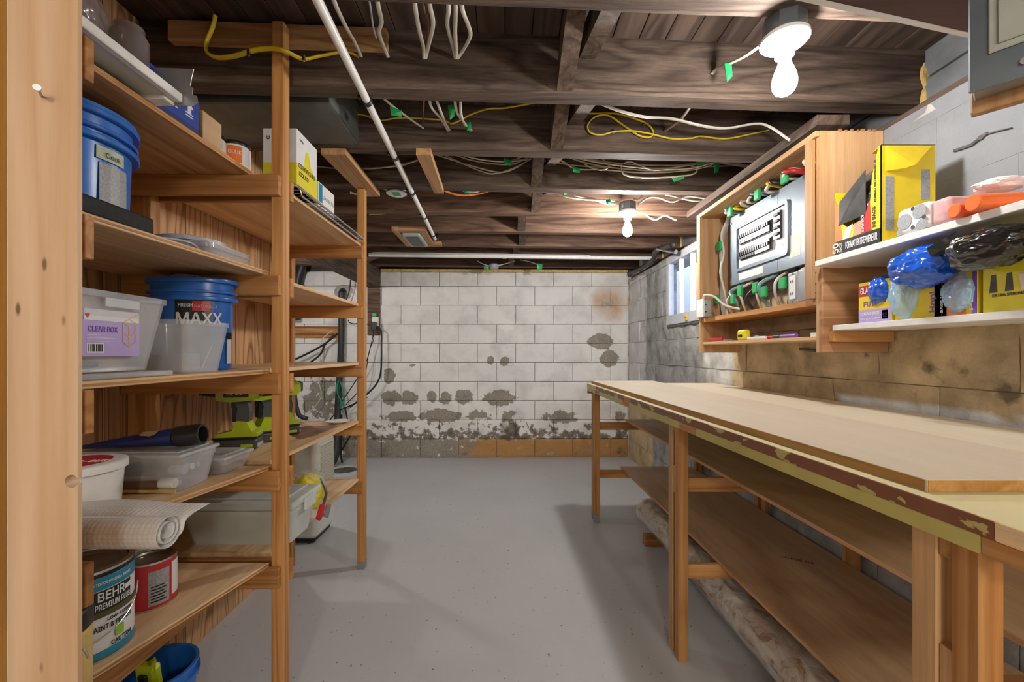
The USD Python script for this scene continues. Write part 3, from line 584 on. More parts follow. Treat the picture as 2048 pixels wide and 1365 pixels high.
# bay 1 boards: (front x at the near end, front x at the far end)
B1 = [(-0.800, -0.785, 0.738), (-0.752, -0.735, 0.738), (-0.752, -0.735, 0.738), (-0.845, -0.735, 0.738), (-0.862, -0.735, 0.738)]
for k, (xa, xb, ya) in enumerate(B1):
    z = SZ[k]
    b = sh.part('shelf_board', slab([(-1.18, ya), (xa, ya), (xb, 1.299), (-1.18, 1.299)], z, z + ST), 'ply_y' if k != 0 else 'pine_y')
    b.part('shelf_edge', slab([(xa + .0001, ya + .001), (xa + .0010, ya + .001), (xb + .0010, 1.298), (xb + .0001, 1.298)], z + .0045, z + .009, 0), 'fir_y', label='darker middle ply of the edge')
B2 = [-0.752, -0.765, -0.765, -0.765, -0.765]
for k, xf in enumerate(B2):
    z = SZ[k]
    b = sh.part('shelf_board', slab([(-1.18, 1.362), (xf, 1.362), (xf + 0.004, 2.160), (-1.18, 2.160)], z, z + ST), 'ply_y')
    if k == 3:
        o = [PZ(a, c, z + ST) for a, c in ((583, 873), (583, 860), (610, 853), (640, 852), (668, 851), (676, 853), (655, 862), (630, 872), (600, 880))]
        b.part('stain', poly([(q[0], q[1]) for q in o], 0.0004, (0, 0, z + ST), (1, 0, 0), (0, 1, 0)), 'stain', label='dark brown stain soaked into the board')
sh.part('front_rail', box(-0.925, -0.905, 0.72, 1.282, 0.345, 0.435, 0.002), 'fir_y')
sh.part('rear_cleat', box(-1.182, -1.165, 0.75, 1.30, SZ[2] + 0.004 + ST, SZ[2] + 0.04 + ST, 0.002), 'ply_y')

# ------------------------------------------------------------------ workbench at the right
wk = thing('workbench', 'long workbench with two lower shelves and a chipped yellow painted edge along the right wall', 'workbench', (0.92, 1.7, 0))
def bx(y): return 0.567 + (2.80 - y) * 0.027         # front edge of the upper sheet
BT = 0.930
def strip(y0, y1, dx0, dx1, z0, z1, b=0.0012): return slab([(bx(y0) + dx0, y0), (bx(y0) + dx1, y0), (bx(y1) + dx1, y1), (bx(y1) + dx0, y1)], z0, z1, b)
t = wk.part('top_sheet', slab([(bx(.625), .625), (.985, .625), (.975, 2.80), (bx(2.8), 2.80)], BT - .0185, BT, .0012), 'bench_top')
t.part('sheet_edge', strip(.627, 2.798, -.0011, -.0001, BT - .0175, BT - .001, 0), 'bench_edge')
t.part('sheet_edge', slab([(.9852, .627), (.9862, .627), (.9762, 2.798), (.9752, 2.798)], BT - .0175, BT - .0005, 0), 'bench_edge')
t.part('sheet_end', box(bx(.625) + .001, .984, .6239, .6249, BT - .0175, BT - .001, 0), 'bench_edge')
wk.part('rear_sheet', slab([(.9905, .45), (1.295, .45), (1.293, 2.62), (.9805, 2.62)], BT - .0185, BT - .002, .0012), 'bench_back')
wk.part('lower_top', slab([(bx(.44) - .026, .44), (1.295, .44), (1.293, 2.815), (bx(2.815) - .022, 2.815)], BT - .041, BT - .0187, .0012), 'cream_paint')
segs = [(.44, .515, 'ply_y'), (.516, 1.30, 'chipped'), (1.301, 1.365, 'chipped'), (1.366, 1.90, 'chipped'), (1.901, 2.00, 'fir_y'), (2.001, 2.42, 'chipped'), (2.421, 2.56, 'chipped'), (2.561, 2.80, 'ply_y')]
for a, b, m_ in segs: wk.part('edge_strip', strip(a, b, -.030, -.0262, BT - .0415, BT - .0187), m_)
segs = [(.44, .530, 'fir_y'), (.532, 1.285, 'olive_paint'), (1.287, 1.40, 'fir_y'), (1.402, 1.93, 'olive_paint'), (1.932, 2.03, 'fir_y'), (2.032, 2.48, 'olive_paint'), (2.482, 2.58, 'fir_y'), (2.582, 2.80, 'olive_paint')]
for a, b, m_ in segs: wk.part('apron_strip', strip(a, b, -.0285, .010, BT - .066, BT - .042), m_)
wk.part('end_strip', box(bx(2.81) - .025, 1.27, 2.802, 2.82, BT - .085, BT - .0425), 'fir_x')
def legs(yb, x0, w=0.037):                           # doubled leg with the cross-rails let in between
    for k, (a, b) in enumerate(((yb, yb + .036), (yb + .056, yb + .094))):
        p = wk.part('leg', box(x0, x0 + w, a, b, 0 if yb < 2 else .05, BT - .042 - .024, .002), 'fir_z' if k == 0 else 'pine_z')
        if yb > 2: p.part('painted_foot', box(x0 - .0003, x0 + w + .0003, a - .0003, b + .0003, 0, .05, .001), 'foot_paint', label='foot dipped in grey floor paint')
    for z in (.655, .335): wk.part('cross_rail', box(x0 + .004 + w, 1.27, yb + .037, yb + .055, z - .052, z, .0015), 'dark_fir_x' if yb < 1 else 'fir_x')
    wk.part('cross_rail', box(x0 + .002, 1.27, yb + .037, yb + .055, BT - .042 - .060, BT - .043, .0015), 'fir_x')
    wk.part('rear_leg', box(1.25, 1.288, yb + .01, yb + .05, 0, BT - .043, .002), 'fir_z')
    wk.part('leg_spacer', box(x0 + .003, x0 + .018, yb + .0375, yb + .0545, .60, .70, .001), 'pine_z')
legs(.552, .622, .033); legs(1.515, bx(1.5) + .018); legs(2.755, bx(2.75) + .008)
for z, xa, xb, nm in ((.655, .800, .815, 'middle_shelf'), (.335, .772, .800, 'lower_shelf')):
    s = wk.part('shelf_board', slab([(xb, .46), (1.245, .46), (1.245, 2.845), (xa, 2.845)], z, z + .012, .001), 'bench_shelf')
    s.part('shelf_edge', slab([(xb - .0011, .462), (xb - .0001, .462), (xa - .0001, 2.843), (xa - .0011, 2.843)], z + .001, z + .011, 0), 'shelf_edge')
for y in (1.10, 1.16, 2.05, 2.11): wk.part('rear_stick', box(1.262, 1.285, y, y + .03, .2, BT - .045, .002), 'fir_z')
o = PZ(1565, 1116, .347); wk.part('pencil_note', text('JUNE 06', .017, o + (0, 0, .0004), (1, -.62, 0), (.62, 1, 0), False), 'dark_gray', label='faint pencil scribble on the lower shelf')
# rolled vinyl flooring in clear film lying on wood blocks under the bench
vr = thing('vinyl_roll', 'long roll of patterned vinyl flooring wrapped in clear film under the workbench', 'flooring roll', (0.90, 1.7, 0.05))
P0, P1 = np.array([.885, 2.62, .135]), np.array([.912, .72, .135])
rings = np.linspace(0, 1, 40); ctr = P0 + rings[:, None] * (P1 - P0)
vr.part('vinyl', tube(ctr, .066, 24, smooth=False), 'vinyl', 40)
wrap_r = .072 + .006 * (noise2(rings * 6, rings * 0, 1.0, 3) - .5)
film = tube(ctr, wrap_r, 28, smooth=False); nn = meshkit.fbm(film.vertices * np.array([30, 9, 30]), 3, 5)
film.vertices[:, [0, 2]] += (film.vertices[:, [0, 2]] - np.array([.898, .135])) * (0.10 * nn[:, None]); vr.part('film', film, 'film_wrap', True)
for k, (y, lab) in enumerate(((2.42, 'far'), (1.10, 'near'))):
    single('wood_block', box(.80, .99, y, y + .045, 0, .062, .003), 'fir_x', f'short wood block holding up the {lab} end of the vinyl roll', 'wood block')

# ------------------------------------------------------------------ plywood cabinet round the breaker panel, on the right wall
bxw = thing('panel_cabinet', 'open wooden box on the right wall framing the breaker panel with a small tray below', 'cabinet', (1.19, 1.9, 1.11))
BXF, YN, YF = 1.079, 1.446, 2.354; ZT, ZB, ZS = 1.884, 1.118, 1.285
bxw.part('near_side', box(BXF, RX - .002, YN, YN + .018, ZB, ZT, .001), 'box_wood')
bxw.part('far_side', box(BXF, RX - .002, YF - .018, YF, ZB, ZT, .001), 'box_wood')
bxw.part('top_board', box(BXF, RX - .002, YN + .0185, YF - .0185, ZT - .02, ZT - .001, .001), 'pine_y')
bxw.part('middle_board', box(BXF + .004, RX - .002, YN + .0185, YF - .0185, ZS - .0, ZS + .022, .001), 'fir_y')
bxw.part('tray_board', box(BXF + .01, RX - .002, YN - .01, YF - .0185, ZB + .045, ZB + .058, .001), 'ply_y')
bxw.part('front_stile', box(BXF - .014, BXF - .0005, YN + .02, YN + .055, ZS + .022, ZT - .02, .001), 'pine_z')
bxw.part('front_stile', box(BXF - .014, BXF - .0005, YF - .04, YF - .001, ZS + .022, ZT - .02, .001), 'pine_z')
bxw.part('front_rail', box(BXF - .014, BXF - .0005, YN + .001, YF - .001, ZT - .02, ZT, .001), 'pine_y')
for k in range(7): bxw.part('splinter', box(BXF + .06 + k * .02 + R.uniform(0, .01), BXF + .075 + k * .02, YN - .001, YN + .004, ZT - .004, ZT + R.uniform(.002, .006), .0005), 'fir_x')
# the load centre itself
pn = thing('breaker_panel', 'grey steel electrical breaker panel with two rows of black switches', 'breaker panel', (1.21, 1.93, 1.47))
PXF, PY0, PY1, PZ0, PZ1 = 1.19, 1.636, 2.236, 1.472, 1.832
def pf(d, z, out=0.0): return (PXF - out, d, z)
pn.part('can', box(1.205, RX - .004, PY0 + .02, PY1 - .02, PZ0 + .02, PZ1 - .02, .002), 'steel_dark')
DY0, DY1, DZ0, DZ1 = 1.768, 2.175, 1.532, 1.768
def rrect(a, b, c, d, r): return sbox(a + r, c + r, b - r, d - r).buffer(r, quad_segs=4)
def _onface(g, depth, out):                          # outline in (y, z) raised from the panel face towards the aisle
    ms = [trimesh.creation.extrude_polygon(a, depth, engine='earcut') for a in getattr(g, 'geoms', [g])]
    m = cat(ms); q = m.vertices.copy(); m.vertices = np.stack([PXF - out - q[:, 2], q[:, 0], q[:, 1]], 1); m.invert()
    m.fix_normals(); return m
onface = _onface
pn.part('cover', box(PXF, PXF + .013, PY0, PY1, PZ0, PZ1, .002), 'panel_gray')
pn.part('cover_seam', onface(sbox(1.842, PZ0 + .01, 1.8435, PZ0 + .055), .0006, 0), 'dark_gray')
pn.part('cover_seam', onface(sbox(1.842, PZ1 - .062, 1.8435, PZ1 - .012), .0006, 0), 'dark_gray')
dr = rrect(DY0, DY1, DZ0, DZ1, .018)
pn.part('door_frame', onface(dr.difference(dr.buffer(-.016)), .008, 0), 'panel_gray')
pn.part('dead_front', onface(rrect(1.79, 2.145, DZ0 + .018, DZ1 - .02, .004), .002, .0), 'white_plastic')
bk0, bk1 = 1.876, 2.125
for zc, nm in ((1.690, 'upper'), (1.612, 'lower')):
    pn.part('breaker_bank', onface(sbox(bk0, zc - .03, bk1, zc + .026), .006, .002), 'dark_gray')
    for k in range(14):
        a = bk0 + .002 + k * (bk1 - bk0 - .003) / 14
        b = pn.part('breaker', onface(sbox(a, zc - .026, a + .0155, zc + .022), .007, .008), 'black_plastic')
        b.part('toggle', onface(sbox(a + .003, zc - .004 + (.006 if zc > 1.65 else -.006), a + .0125, zc + .012 + (.006 if zc > 1.65 else -.006)), .006, .0151), 'black_plastic')
        b.part('rating_mark', onface(sbox(a + .005, zc + (-.022 if zc > 1.65 else .014), a + .011, zc + (-.014 if zc > 1.65 else .020)), .0005, .0151), 'label_white')
pn.part('blank_cover', onface(sbox(bk0 + .002, 1.583, 1.985, 1.604), .0006, .0152), 'white_plastic')
mb = pn.part('main_breaker', onface(rrect(1.808, 1.852, 1.615, 1.735, .003), .012, .002), 'black_plastic')
for k in range(4): mb.part('toggle', onface(sbox(1.814, 1.63 + k * .028, 1.846, 1.642 + k * .028), .006, .0142), 'grip_gray')
for (a, b, c, d) in ((1.945, 2.145, 1.775, 1.808), (1.950, 2.150, 1.488, 1.522), (1.700, 1.764, 1.515, 1.61)):
    pn.part('paper_label', onface(sbox(a, c, b, d), .0006, 0), 'paper')
for (y, z) in ((1.65, 1.80), (1.65, 1.50), (2.222, 1.80), (2.222, 1.49)): pn.part('screw', cyl((PXF + .001, y, z), (PXF - .003, y, z), .005, 12), 'steel')
pn.part('loose_wire', tube([pf(1.836, 1.615, .014), pf(1.832, 1.59, .02), pf(1.826, 1.577, .02), pf(1.822, 1.588, .02), pf(1.828, 1.612, .014)], .0015, 6), 'nm_white')
# receptacles on the cabinet
def handy_box(y0, y1, z0, z1, x, label, n):
    t = thing('outlet_box', label, 'outlet', (x + .02, (y0 + y1) / 2, z0))
    t.part('steel_box', rbox(x, x + .048, y0, y1, z0, z1, .004), 'steel')
    c = t.part('outlet_face', rbox(x - .003, x + .001, y0 + .012, y1 - .012, z0 + .014, z1 - .014, .002), 'white_plastic')
    for k in range(n):
        z = z0 + (z1 - z0) * (k + .75) / (n + .5)
        for dy in (-.006, .006): c.part('slot', box(x - .0036, x - .0028, (y0 + y1) / 2 + dy - .0015, (y0 + y1) / 2 + dy + .0015, z - .005, z + .005, 0), 'black_plastic')
    for z in (z0 + .006, z1 - .006): t.part('screw', cyl((x + .001, (y0 + y1) / 2, z), (x - .002, (y0 + y1) / 2, z), .003, 10), 'steel_dark')
    return t
handy_box(1.575, 1.632, 1.308, 1.425, 1.092, 'metal outlet box with a white receptacle at the lower right of the breaker panel', 2)
t = thing('outlet_box', 'square metal junction box with round knockouts in the lower near corner of the panel cabinet', 'junction box', (1.12, 1.52, 1.308))
t.part('steel_box', rbox(1.090, 1.150, 1.468, 1.570, 1.308, 1.425, .004), 'steel')
for z in (1.335, 1.367, 1.40):
    for y in (1.50, ): t.part('knockout', cyl((1.0905, y + .02, z), (1.088, y + .02, z), .013, 20), 'tin')
for y, z in ((1.478, 1.33), (1.478, 1.36), (1.478, 1.40)): t.part('hole', cyl((1.0905, y, z), (1.0893, y, z), .004, 10), 'black_plastic')
t = thing('outlet_box', 'white outlet cover on a metal box at the far lower corner of the panel cabinet', 'outlet', (1.09, 2.27, 1.308))
t.part('cover', rbox(1.040, 1.046, 2.225, 2.30, 1.308, 1.405, .002), 'white_plastic'); t.part('steel_box', rbox(1.0465, 1.09, 2.23, 2.295, 1.309, 1.40, .004), 'steel')
for z in (1.335, 1.372): t.part('hole', cyl((1.058, 2.2305, z), (1.058, 2.229, z), .004, 10), 'black_plastic')
# things lying in the tray
zt = ZB + .058
t = thing('tape_measure', 'yellow and black tape measure in the tray under the breaker panel', 'tape measure', (1.12, 1.98, zt))
t.part('case', rbox(1.10, 1.135, 1.945, 2.01, zt + .0005, zt + .05, .012), 'yellow_bright'); t.part('grip', rbox(1.0985, 1.1365, 1.958, 1.998, zt + .012, zt + .03, .006), 'black_plastic'); t.part('tab', box(1.112, 1.124, 2.008, 2.022, zt + .002, zt + .006), 'steel')
t = thing('chisel', 'red handled hand tool at the far end of the tray under the breaker panel', 'hand tool', (1.11, 2.18, zt))
t.part('handle', tube([(1.105, 2.28, zt + .011), (1.107, 2.2, zt + .011), (1.11, 2.15, zt + .011)], .010, 10), 'red', True); t.part('blade', box(1.104, 1.118, 2.06, 2.15, zt + .003, zt + .006), 'steel')
t = thing('utility_knife', 'pale utility knife lying in the tray beside the tape measure', 'knife', (1.11, 1.86, zt)); t.part('body', rbox(1.102, 1.12, 1.80, 1.93, zt, zt + .014, .006), 'white_plastic'); t.part('blade_slide', box(1.106, 1.114, 1.85, 1.875, zt + .014, zt + .018), 'gray_plastic')
t = thing('marker', 'magenta and black marker pen in the tray under the breaker panel', 'marker', (1.11, 1.68, zt)); t.part('barrel', cyl((1.112, 1.61, zt + .008), (1.112, 1.70, zt + .008), .008, 14), 'purple'); t.part('cap', cyl((1.112, 1.7005, zt + .008), (1.112, 1.745, zt + .008), .0085, 14), 'black_plastic')
single('marker', cat([cyl((1.128, 1.70, zt + .007), (1.130, 1.83, zt + .007), .007, 12)]), 'red', 'slim red pen behind the magenta marker in the tray', 'pen')
single('tape_roll', lathe([(.012, 0), (.024, 0), (.024, .014), (.012, .014), (.012, 0)], (1.115, 1.50, zt), 28), 'white_plastic', 'small white roll of tape at the near end of the tray', 'tape roll')

# ------------------------------------------------------------------ white shelves on the right wall with bags
ws = thing('storage_shelf', 'pair of white painted shelves on a wooden end panel, nearest on the right wall', 'shelf', (1.17, 1.0, 1.12))
ws.part('shelf_board', box(1.046, RX - .002, .50, 1.425, CH + .290, CH + .309, .0015), 'white_paint')
ws.part('shelf_board', box(1.087, RX - .002, .50, 1.402, CH + .072, CH + .090, .0015), 'white_paint')
ws.part('end_panel', box(1.075, RX - .002, 1.427, 1.4445, CH + .0, CH + .289, .001), 'box_ply')
ws.part('cleat', box(1.095, RX - .002, 1.405, 1.4265, CH + .035, CH + .0715, .001), 'fir_x')
US, LS = CH + .309, CH + .090
# big carton of bin bags
cx = thing('bag_carton', 'tall yellow carton torn open at its left side on the upper white shelf', 'carton', (1.12, 1.26, US))
X0, X1, Y0, Y1, ZH = 1.052, 1.205, 1.180, 1.345, .275
cx.part('side_face', box(X0, X1, Y0, Y0 + .002, US, US + ZH, 0), 'yellow_card'); cx.part('back_side', box(X1 - .002, X1, Y0 + .002, Y1, US, US + ZH - .01, 0), 'yellow_card')
cx.part('far_side', box(X0, X1 - .002, Y1 - .002, Y1, US, US + .20, 0), 'yellow_card'); cx.part('base', box(X0, X1, Y0, Y1, US, US + .002, 0), 'yellow_card')
cx.part('top_flap', hull([(X0, Y0, US + ZH), (X1, Y0, US + ZH), (X1, Y0 + .06, US + ZH - .004), (X0, Y0 + .03, US + ZH - .012), (X0, Y0, US + ZH - .002), (X1, Y0, US + ZH - .002)]), 'yellow_card')
fp = [(Y0, 0), (Y1, 0), (Y1, .185), (Y1 - .012, .165), (Y1 - .022, .10), (Y1 - .05, .075), (Y0 + .055, .085), (Y0 + .035, .13), (Y0 + .028, .20), (Y0 + .01, ZH - .01), (Y0, ZH)]
def xface(pts, x, depth=.002, zb=US): 
    g = pts if hasattr(pts, 'geom_type') else Polygon(pts)
    m = cat([trimesh.creation.extrude_polygon(a, depth, engine='earcut') for a in getattr(g, 'geoms', [g])]); q = m.vertices.copy(); m.vertices = np.stack([x - q[:, 2], q[:, 0], zb + q[:, 1]], 1); m.invert(); m.fix_normals(); return m
ff = cx.part('front_face', xface(fp, X0 + .002), 'yellow_card')
ff.part('black_band', xface(sbox(Y0 + .001, .001, Y1 - .001, .042), X0 - .0001, .0005), 'label_black')
ff.part('print_field', xface([(Y1 - .001, .043), (Y1 - .001, .18), (Y1 - .012, .16), (Y1 - .022, .10), (Y1 - .03, .043)], X0 - .0001, .0005), 'label_orange')
ff.part('print_field', xface([(Y1 - .03, .043), (Y1 - .045, .076), (Y1 - .07, .082), (Y1 - .055, .043)], X0 - .0001, .0005), 'label_white')
ff.part('print_field', xface([(Y0 + .095, .043), (Y0 + .09, .08), (Y0 + .07, .083), (Y0 + .066, .043)], X0 - .0001, .0005), 'skin_print')
ff.part('print_field', xface([(Y0 + .064, .043), (Y0 + .066, .083), (Y0 + .056, .086), (Y0 + .036, .13), (Y0 + .03, .043)], X0 - .0001, .0005), 'red')
U_, V_ = (0, -1, 0), (0, 0, 1)
ff.part('lettering', text('FORMAT ENTREPRENEUR', .02, (X0 - .0007, Y1 - .042, US + .012), U_, V_, True, .112), 'label_white')
ff.part('lettering', text('50', .022, (X0 - .0007, Y1 - .014, US + .004), V_, (0, 1, 0), True, .034), 'paper')
ff.part('lettering', text('SACS', .009, (X0 - .0007, Y1 - .028, US + .005), V_, (0, 1, 0), True, .03), 'paper')
ff.part('lettering', text('SUPER SACS', .009, (X0 - .0007, Y0 + .056, US + .046), V_, (0, 1, 0), True, .05), 'label_white')
ff.part('lettering', text('50 SACS', .010, (X0 - .0007, Y0 + .017, US + .048), V_, (0, 1, 0), True, .06), 'label_black')
ff.part('lettering', text('FORMAT ENTREPRENEUR', .006, (X0 - .0007, Y0 + .015, US + .12), V_, (0, 1, 0), True, .12), 'label_black')
sf = cx.part('print_panel', box(X0 + .012, X0 + .036, Y0 - .0006, Y0 - .0001, US + .035, US + .185, 0), 'label_gray')
cx.part('print_panel', box(X1 - .040, X1 - .016, Y0 - .0006, Y0 - .0001, US + .12, US + .205, 0), 'label_gray')
cx.part('torn_flap', hull([(X0 + .01, Y0 - .001, US + .2), (X0 + .06, Y0 - .001, US + .2), (X1 - .01, Y0 - .001, US + ZH - .004), (X0 + .01, Y0 - .001, US + ZH - .004), (X0 + .06, Y0 - .010, US + .205), (X1 - .07, Y0 - .014, US + .212)]), 'yellow_card')
cx.part('bags', crumple((X0 + .062, Y0 + .085, US + .14), (.058, .066, .10), .22, 1.6, 3, 4), 'bag_dark', 60, label='folded black bin bags showing through the opening')
cx.part('bag_edge', hull([(X0 - .002, Y1 - .015, US + .09), (X0 - .003, Y0 + .05, US + .19), (X0 - .001, Y1 - .02, US + .165), (X0 + .01, Y0 + .06, US + .10), (X0 + .01, Y1 - .03, US + .12), (X0 - .004, Y0 + .045, US + .225)]), 'bag_dark')
# pack of printed tissue and the orange tubes
t = thing('tissue_pack', 'white soft pack printed with grey dotted discs beside the yellow carton', 'tissue pack', (1.09, 1.07, US))
t.part('pack', rbox(1.050, 1.165, 1.046, 1.135, US, US + .072, .016, 12), 'white_card', True)
for (y, z, r) in ((1.108, .035, .020), (1.068, .050, .018), (1.122, .010, .008), (1.062, .014, .014)):
    d = xface(Point(y, z).buffer(r), 1.0495, .0006); p = t.part('printed_disc', d, 'label_gray')
for (y, z) in ((1.085, .062), (1.085, .014), (1.056, .032)): t.part('printed_spot', xface(Point(y, z).buffer(.005), 1.0495, .0008), 'dark_gray')
single('fabric_pouch', rbox(1.052, 1.17, .998, 1.044, US, US + .066, .014, 10), 'pink', 'dusty pink pouch between the printed tissue pack and the orange tubes', 'pouch', smooth=True)
single('paper_bundle', crumple((1.16, .985, US + .083), (.05, .04, .016), .3, 1.6, 8, 3), 'white_card', 'crumpled white paper lying behind the orange tubes', 'paper')
for k, (y, z, x0, x1, lab) in enumerate(((.968, .0165, 1.030, 1.20, 'orange plastic tube lying at the front edge of the upper white shelf'), (.922, .0190, 1.022, 1.205, 'orange plastic tube with a wide flared end, nearest on the upper white shelf'))):
    t = thing('plastic_tube', lab, 'tube', (x0, y, US))
    t.part('body', cyl((x0, y, US + z), (x1, y - .012, US + z + .006), .0162 + .002 * k, 28, .014 + .004 * k, .002), 'orange', 40)
    if k: t.part('flare', lathe([(0, 0), (.019, 0), (.028, .012), (.028, .02), (0, .02)], (0, 0, 0), 28).apply_transform(trimesh.transformations.rotation_matrix(math.pi / 2, (0, 1, 0))).apply_translation((x1 - .01, y - .012, US + .028)), 'orange', 40)
# lower shelf: boxes of bags
def bag_box(y0, y1, h, label, base, parts, x0=1.105, depth=.11):
    t = thing('bag_box', label, 'box', (x0 + .05, (y0 + y1) / 2, LS))
    t.part('carton', box(x0, x0 + depth, y0, y1, LS, LS + h, .001), base)
    for nm, m_, mesh in parts: t.part(nm, mesh, m_)
    return t
def lf(y0, y1, z0, z1, x=1.1049): return xface(sbox(y0, z0, y1, z1), x, .0004, LS)
def lt(s, h, y, z, w, x=1.1044, up=False): return text(s, h, (x, y, LS + z), (0, 0, 1) if up else U_, (0, 1, 0) if up else V_, True, w)
t = bag_box(1.205, 1.318, .125, 'yellow and blue box with a red logo, furthest on the lower white shelf', 'yellow_card',
    [('blue_band', 'lilac', lf(1.206, 1.317, .001, .04)), ('logo', 'red', lf(1.27, 1.315, .082, .115)), ('lettering', 'label_white', lt('GLAD', .018, 1.311, .09, .038, x=1.1042)),
     ('lettering', 'purple', lt('FUTE', .015, 1.30, .05, .05)), ('lettering', 'label_white', lt('GARBAGE BAGS', .009, 1.31, .023, .066)), ('lettering', 'label_white', lt('Sacs pour ordures', .005, 1.31, .01, .07)), ('count_label', 'label_white', lf(1.216, 1.236, .008, .034)), ('lettering', 'label_black', lt('52', .012, 1.233, .014, .014, x=1.1042))])
t.part('bag', crumple((1.112, 1.245, LS + .095), (.028, .034, .045), .25, 1.4, 4, 4), 'bag_blue', 60, label='dark blue bag pulled out of the opening')
t = bag_box(.985, 1.195, .15, 'yellow and orange box of drawstring bags in the middle of the lower white shelf', 'yellow_card',
    [('orange_band', 'label_orange', lf(1.01, 1.085, .001, .095)), ('brand_band', 'label_white', lf(1.066, 1.084, .001, .09)), ('lettering', 'purple', lt('Hop!', .014, 1.082, .012, .055, up=True)), ('blue_band', 'purple', lf(1.054, 1.065, .001, .085)),
     ('lettering', 'label_white', lt('BAGS 15', .006, 1.063, .01, .05, up=True)), ('end_band', 'purple', lf(.986, .996, .001, .11)), ('lettering', 'label_white', lt('PLUS', .007, .994, .008, .075, up=True, x=1.1042)),
     ('tie_mark', 'purple', xface(Point(1.045, .055).buffer(.010).difference(Point(1.045, .055).buffer(.0065)).union(sbox(1.0435, .064, 1.0465, .082)), 1.1046, .0004, LS))])
t.part('bag', crumple((1.104, 1.165, LS + .075), (.022, .040, .072), .2, 2.0, 14, 4), 'bag_ice', 60, label='pale translucent blue bags in the window of the box')
t.part('bag', crumple((1.102, 1.025, LS + .055), (.02, .036, .05), .22, 2.0, 19, 4), 'bag_ice', 60, label='pale translucent blue bags in the window of the box')
t = bag_box(.60, .975, .115, 'bright yellow box with dark cut-out windows at the near end of the lower white shelf', 'yellow_bright',
    [('lettering', 'label_black', lt('EXTRA STRONG BAGS', .006, .955, .035, .085))] + [('window', 'rubble', xface([(y, .045), (y + .016, .045), (y + .012, .085), (y + .003, .085)], 1.1049, .0005, LS)) for y in (.945, .915)])
t.part('torn_opening', xface([(.80, .06), (.86, .055), (.895, .075), (.885, .10), (.80, .105)], 1.1049, .0005, LS), 'bag_black'); t.part('torn_flap', xface([(.865, .04), (.90, .045), (.905, .08), (.885, .075)], 1.1049, .0015, LS), 'paper')
t = thing('plastic_bag', 'glossy blue plastic bag bulging out from the lower white shelf', 'bag', (1.09, 1.06, LS + .05))
t.part('film', crumple((1.072, 1.085, LS + .130), (.052, .082, .058), .26, 1.5, 21, 5), 'bag_blue', 60)
t = thing('plastic_bag', 'large shiny black bin bag spilling over the front of the lower white shelf', 'bag', (1.06, .93, LS + .09))
bb_ = crumple((1.055, .925, LS + .140), (.048, .085, .050), .26, 1.1, 33, 5); t.part('film', bb_, 'bag_black', 60)
t.part('film_tail', hull([(1.02, .985, LS + .15), (1.03, 1.03, LS + .165), (1.06, 1.02, LS + .178), (1.04, .97, LS + .19), (1.03, .955, LS + .14), (1.02, 1.01, LS + .14)]), 'bag_black')
t = thing('plastic_bag', 'shiny black bin bag at the right edge of the picture on the lower white shelf', 'bag', (1.03, .78, LS + .09))
t.part('film', crumple((1.045, .770, LS + .128), (.045, .066, .054), .26, 1.2, 41, 5), 'bag_black', 60)

# long plank fixed under the joists above the panel cabinet, board and switch near the camera
single('ceiling_plank', slab([(1.145, 1.545), (1.262, 1.545), (1.250, 2.62), (1.125, 2.62)], JB - .042, JB - .003, .003), 'old_y', 'weathered plank fixed flat under the joists over the panel cabinet', 'plank')
so = thing('soffit_board', 'dark brown dropped board with a painted lit edge at the upper right, close overhead', 'board', (.9, .6, CH + .62))
e0, e1 = PZ(1590, -6, CH + .625), PZ(1960, 80, CH + .625)
so.part('board', hull([(x, y, z) for z in (CH + .625, CH + .643) for x, y in ((e0[0] - .03, .30), (1.28, .30), (1.28, e1[1] + .08), (e1[0], e1[1]), (e0[0], e0[1]))]), 'soffit')
so.part('edge_strip', hull([(x, y, z) for z in (CH + .6235, CH + .6249) for x, y in ((e0[0] - .02, e0[1] - .011), (e1[0] - .002, e1[1] - .011), (e1[0] - .002, e1[1] - .0005), (e0[0] - .02, e0[1] - .0005))]), 'white_card', label='pale strip added to imitate the lit edge')  # added white strip stands in for lamplight along the board edge
sp_ = thing('switch_plate', 'grey steel switch box with a pale rocker plate, cut off at the upper right corner', 'light switch', (.79, .66, 1.5))
A = P(1937, 190, .70); B_ = P(2048, 147, .655); du = (B_ - A) / np.linalg.norm(B_ - A); du[2] = 0; du /= np.linalg.norm(du); nv = np.cross(du, (0, 0, 1)); nv /= np.linalg.norm(nv)
if nv[1] > 0: nv = -nv
def pl(a0, a1, z0, z1, o0, o1, b=.001):              # box on the plate: along it, up, out of it
    m = box(a0, a1, z0, z1, o0, o1, b); q = m.vertices.copy(); m.vertices = A + q[:, :1] * du + q[:, 2:] * nv + q[:, 1:2] * np.array([0, 0, 1.0]); m.fix_normals(); return m
sp_.part('plate', pl(0, .12, 0, .19, 0, .006, .002), 'steel_dark'); sp_.part('box', pl(.004, .116, .004, .186, -.045, -.0005, .002), 'steel')
rk = sp_.part('rocker_plate', pl(.022, .098, .052, .19, .006, .010, .002), 'switch_gray'); rk.part('rocker', pl(.032, .088, .062, .18, .0102, .014, .003), 'switch_gray')
sp_.part('screw', cat([cyl(A + du * .06 + np.array([0, 0, .022]) + nv * .005, A + du * .06 + np.array([0, 0, .022]) + nv * .010, .006, 14)]), 'steel'); sp_.part('backing_board', pl(-.0, .2, -.016, .25, -.066, -.046, .002), 'pine_z')
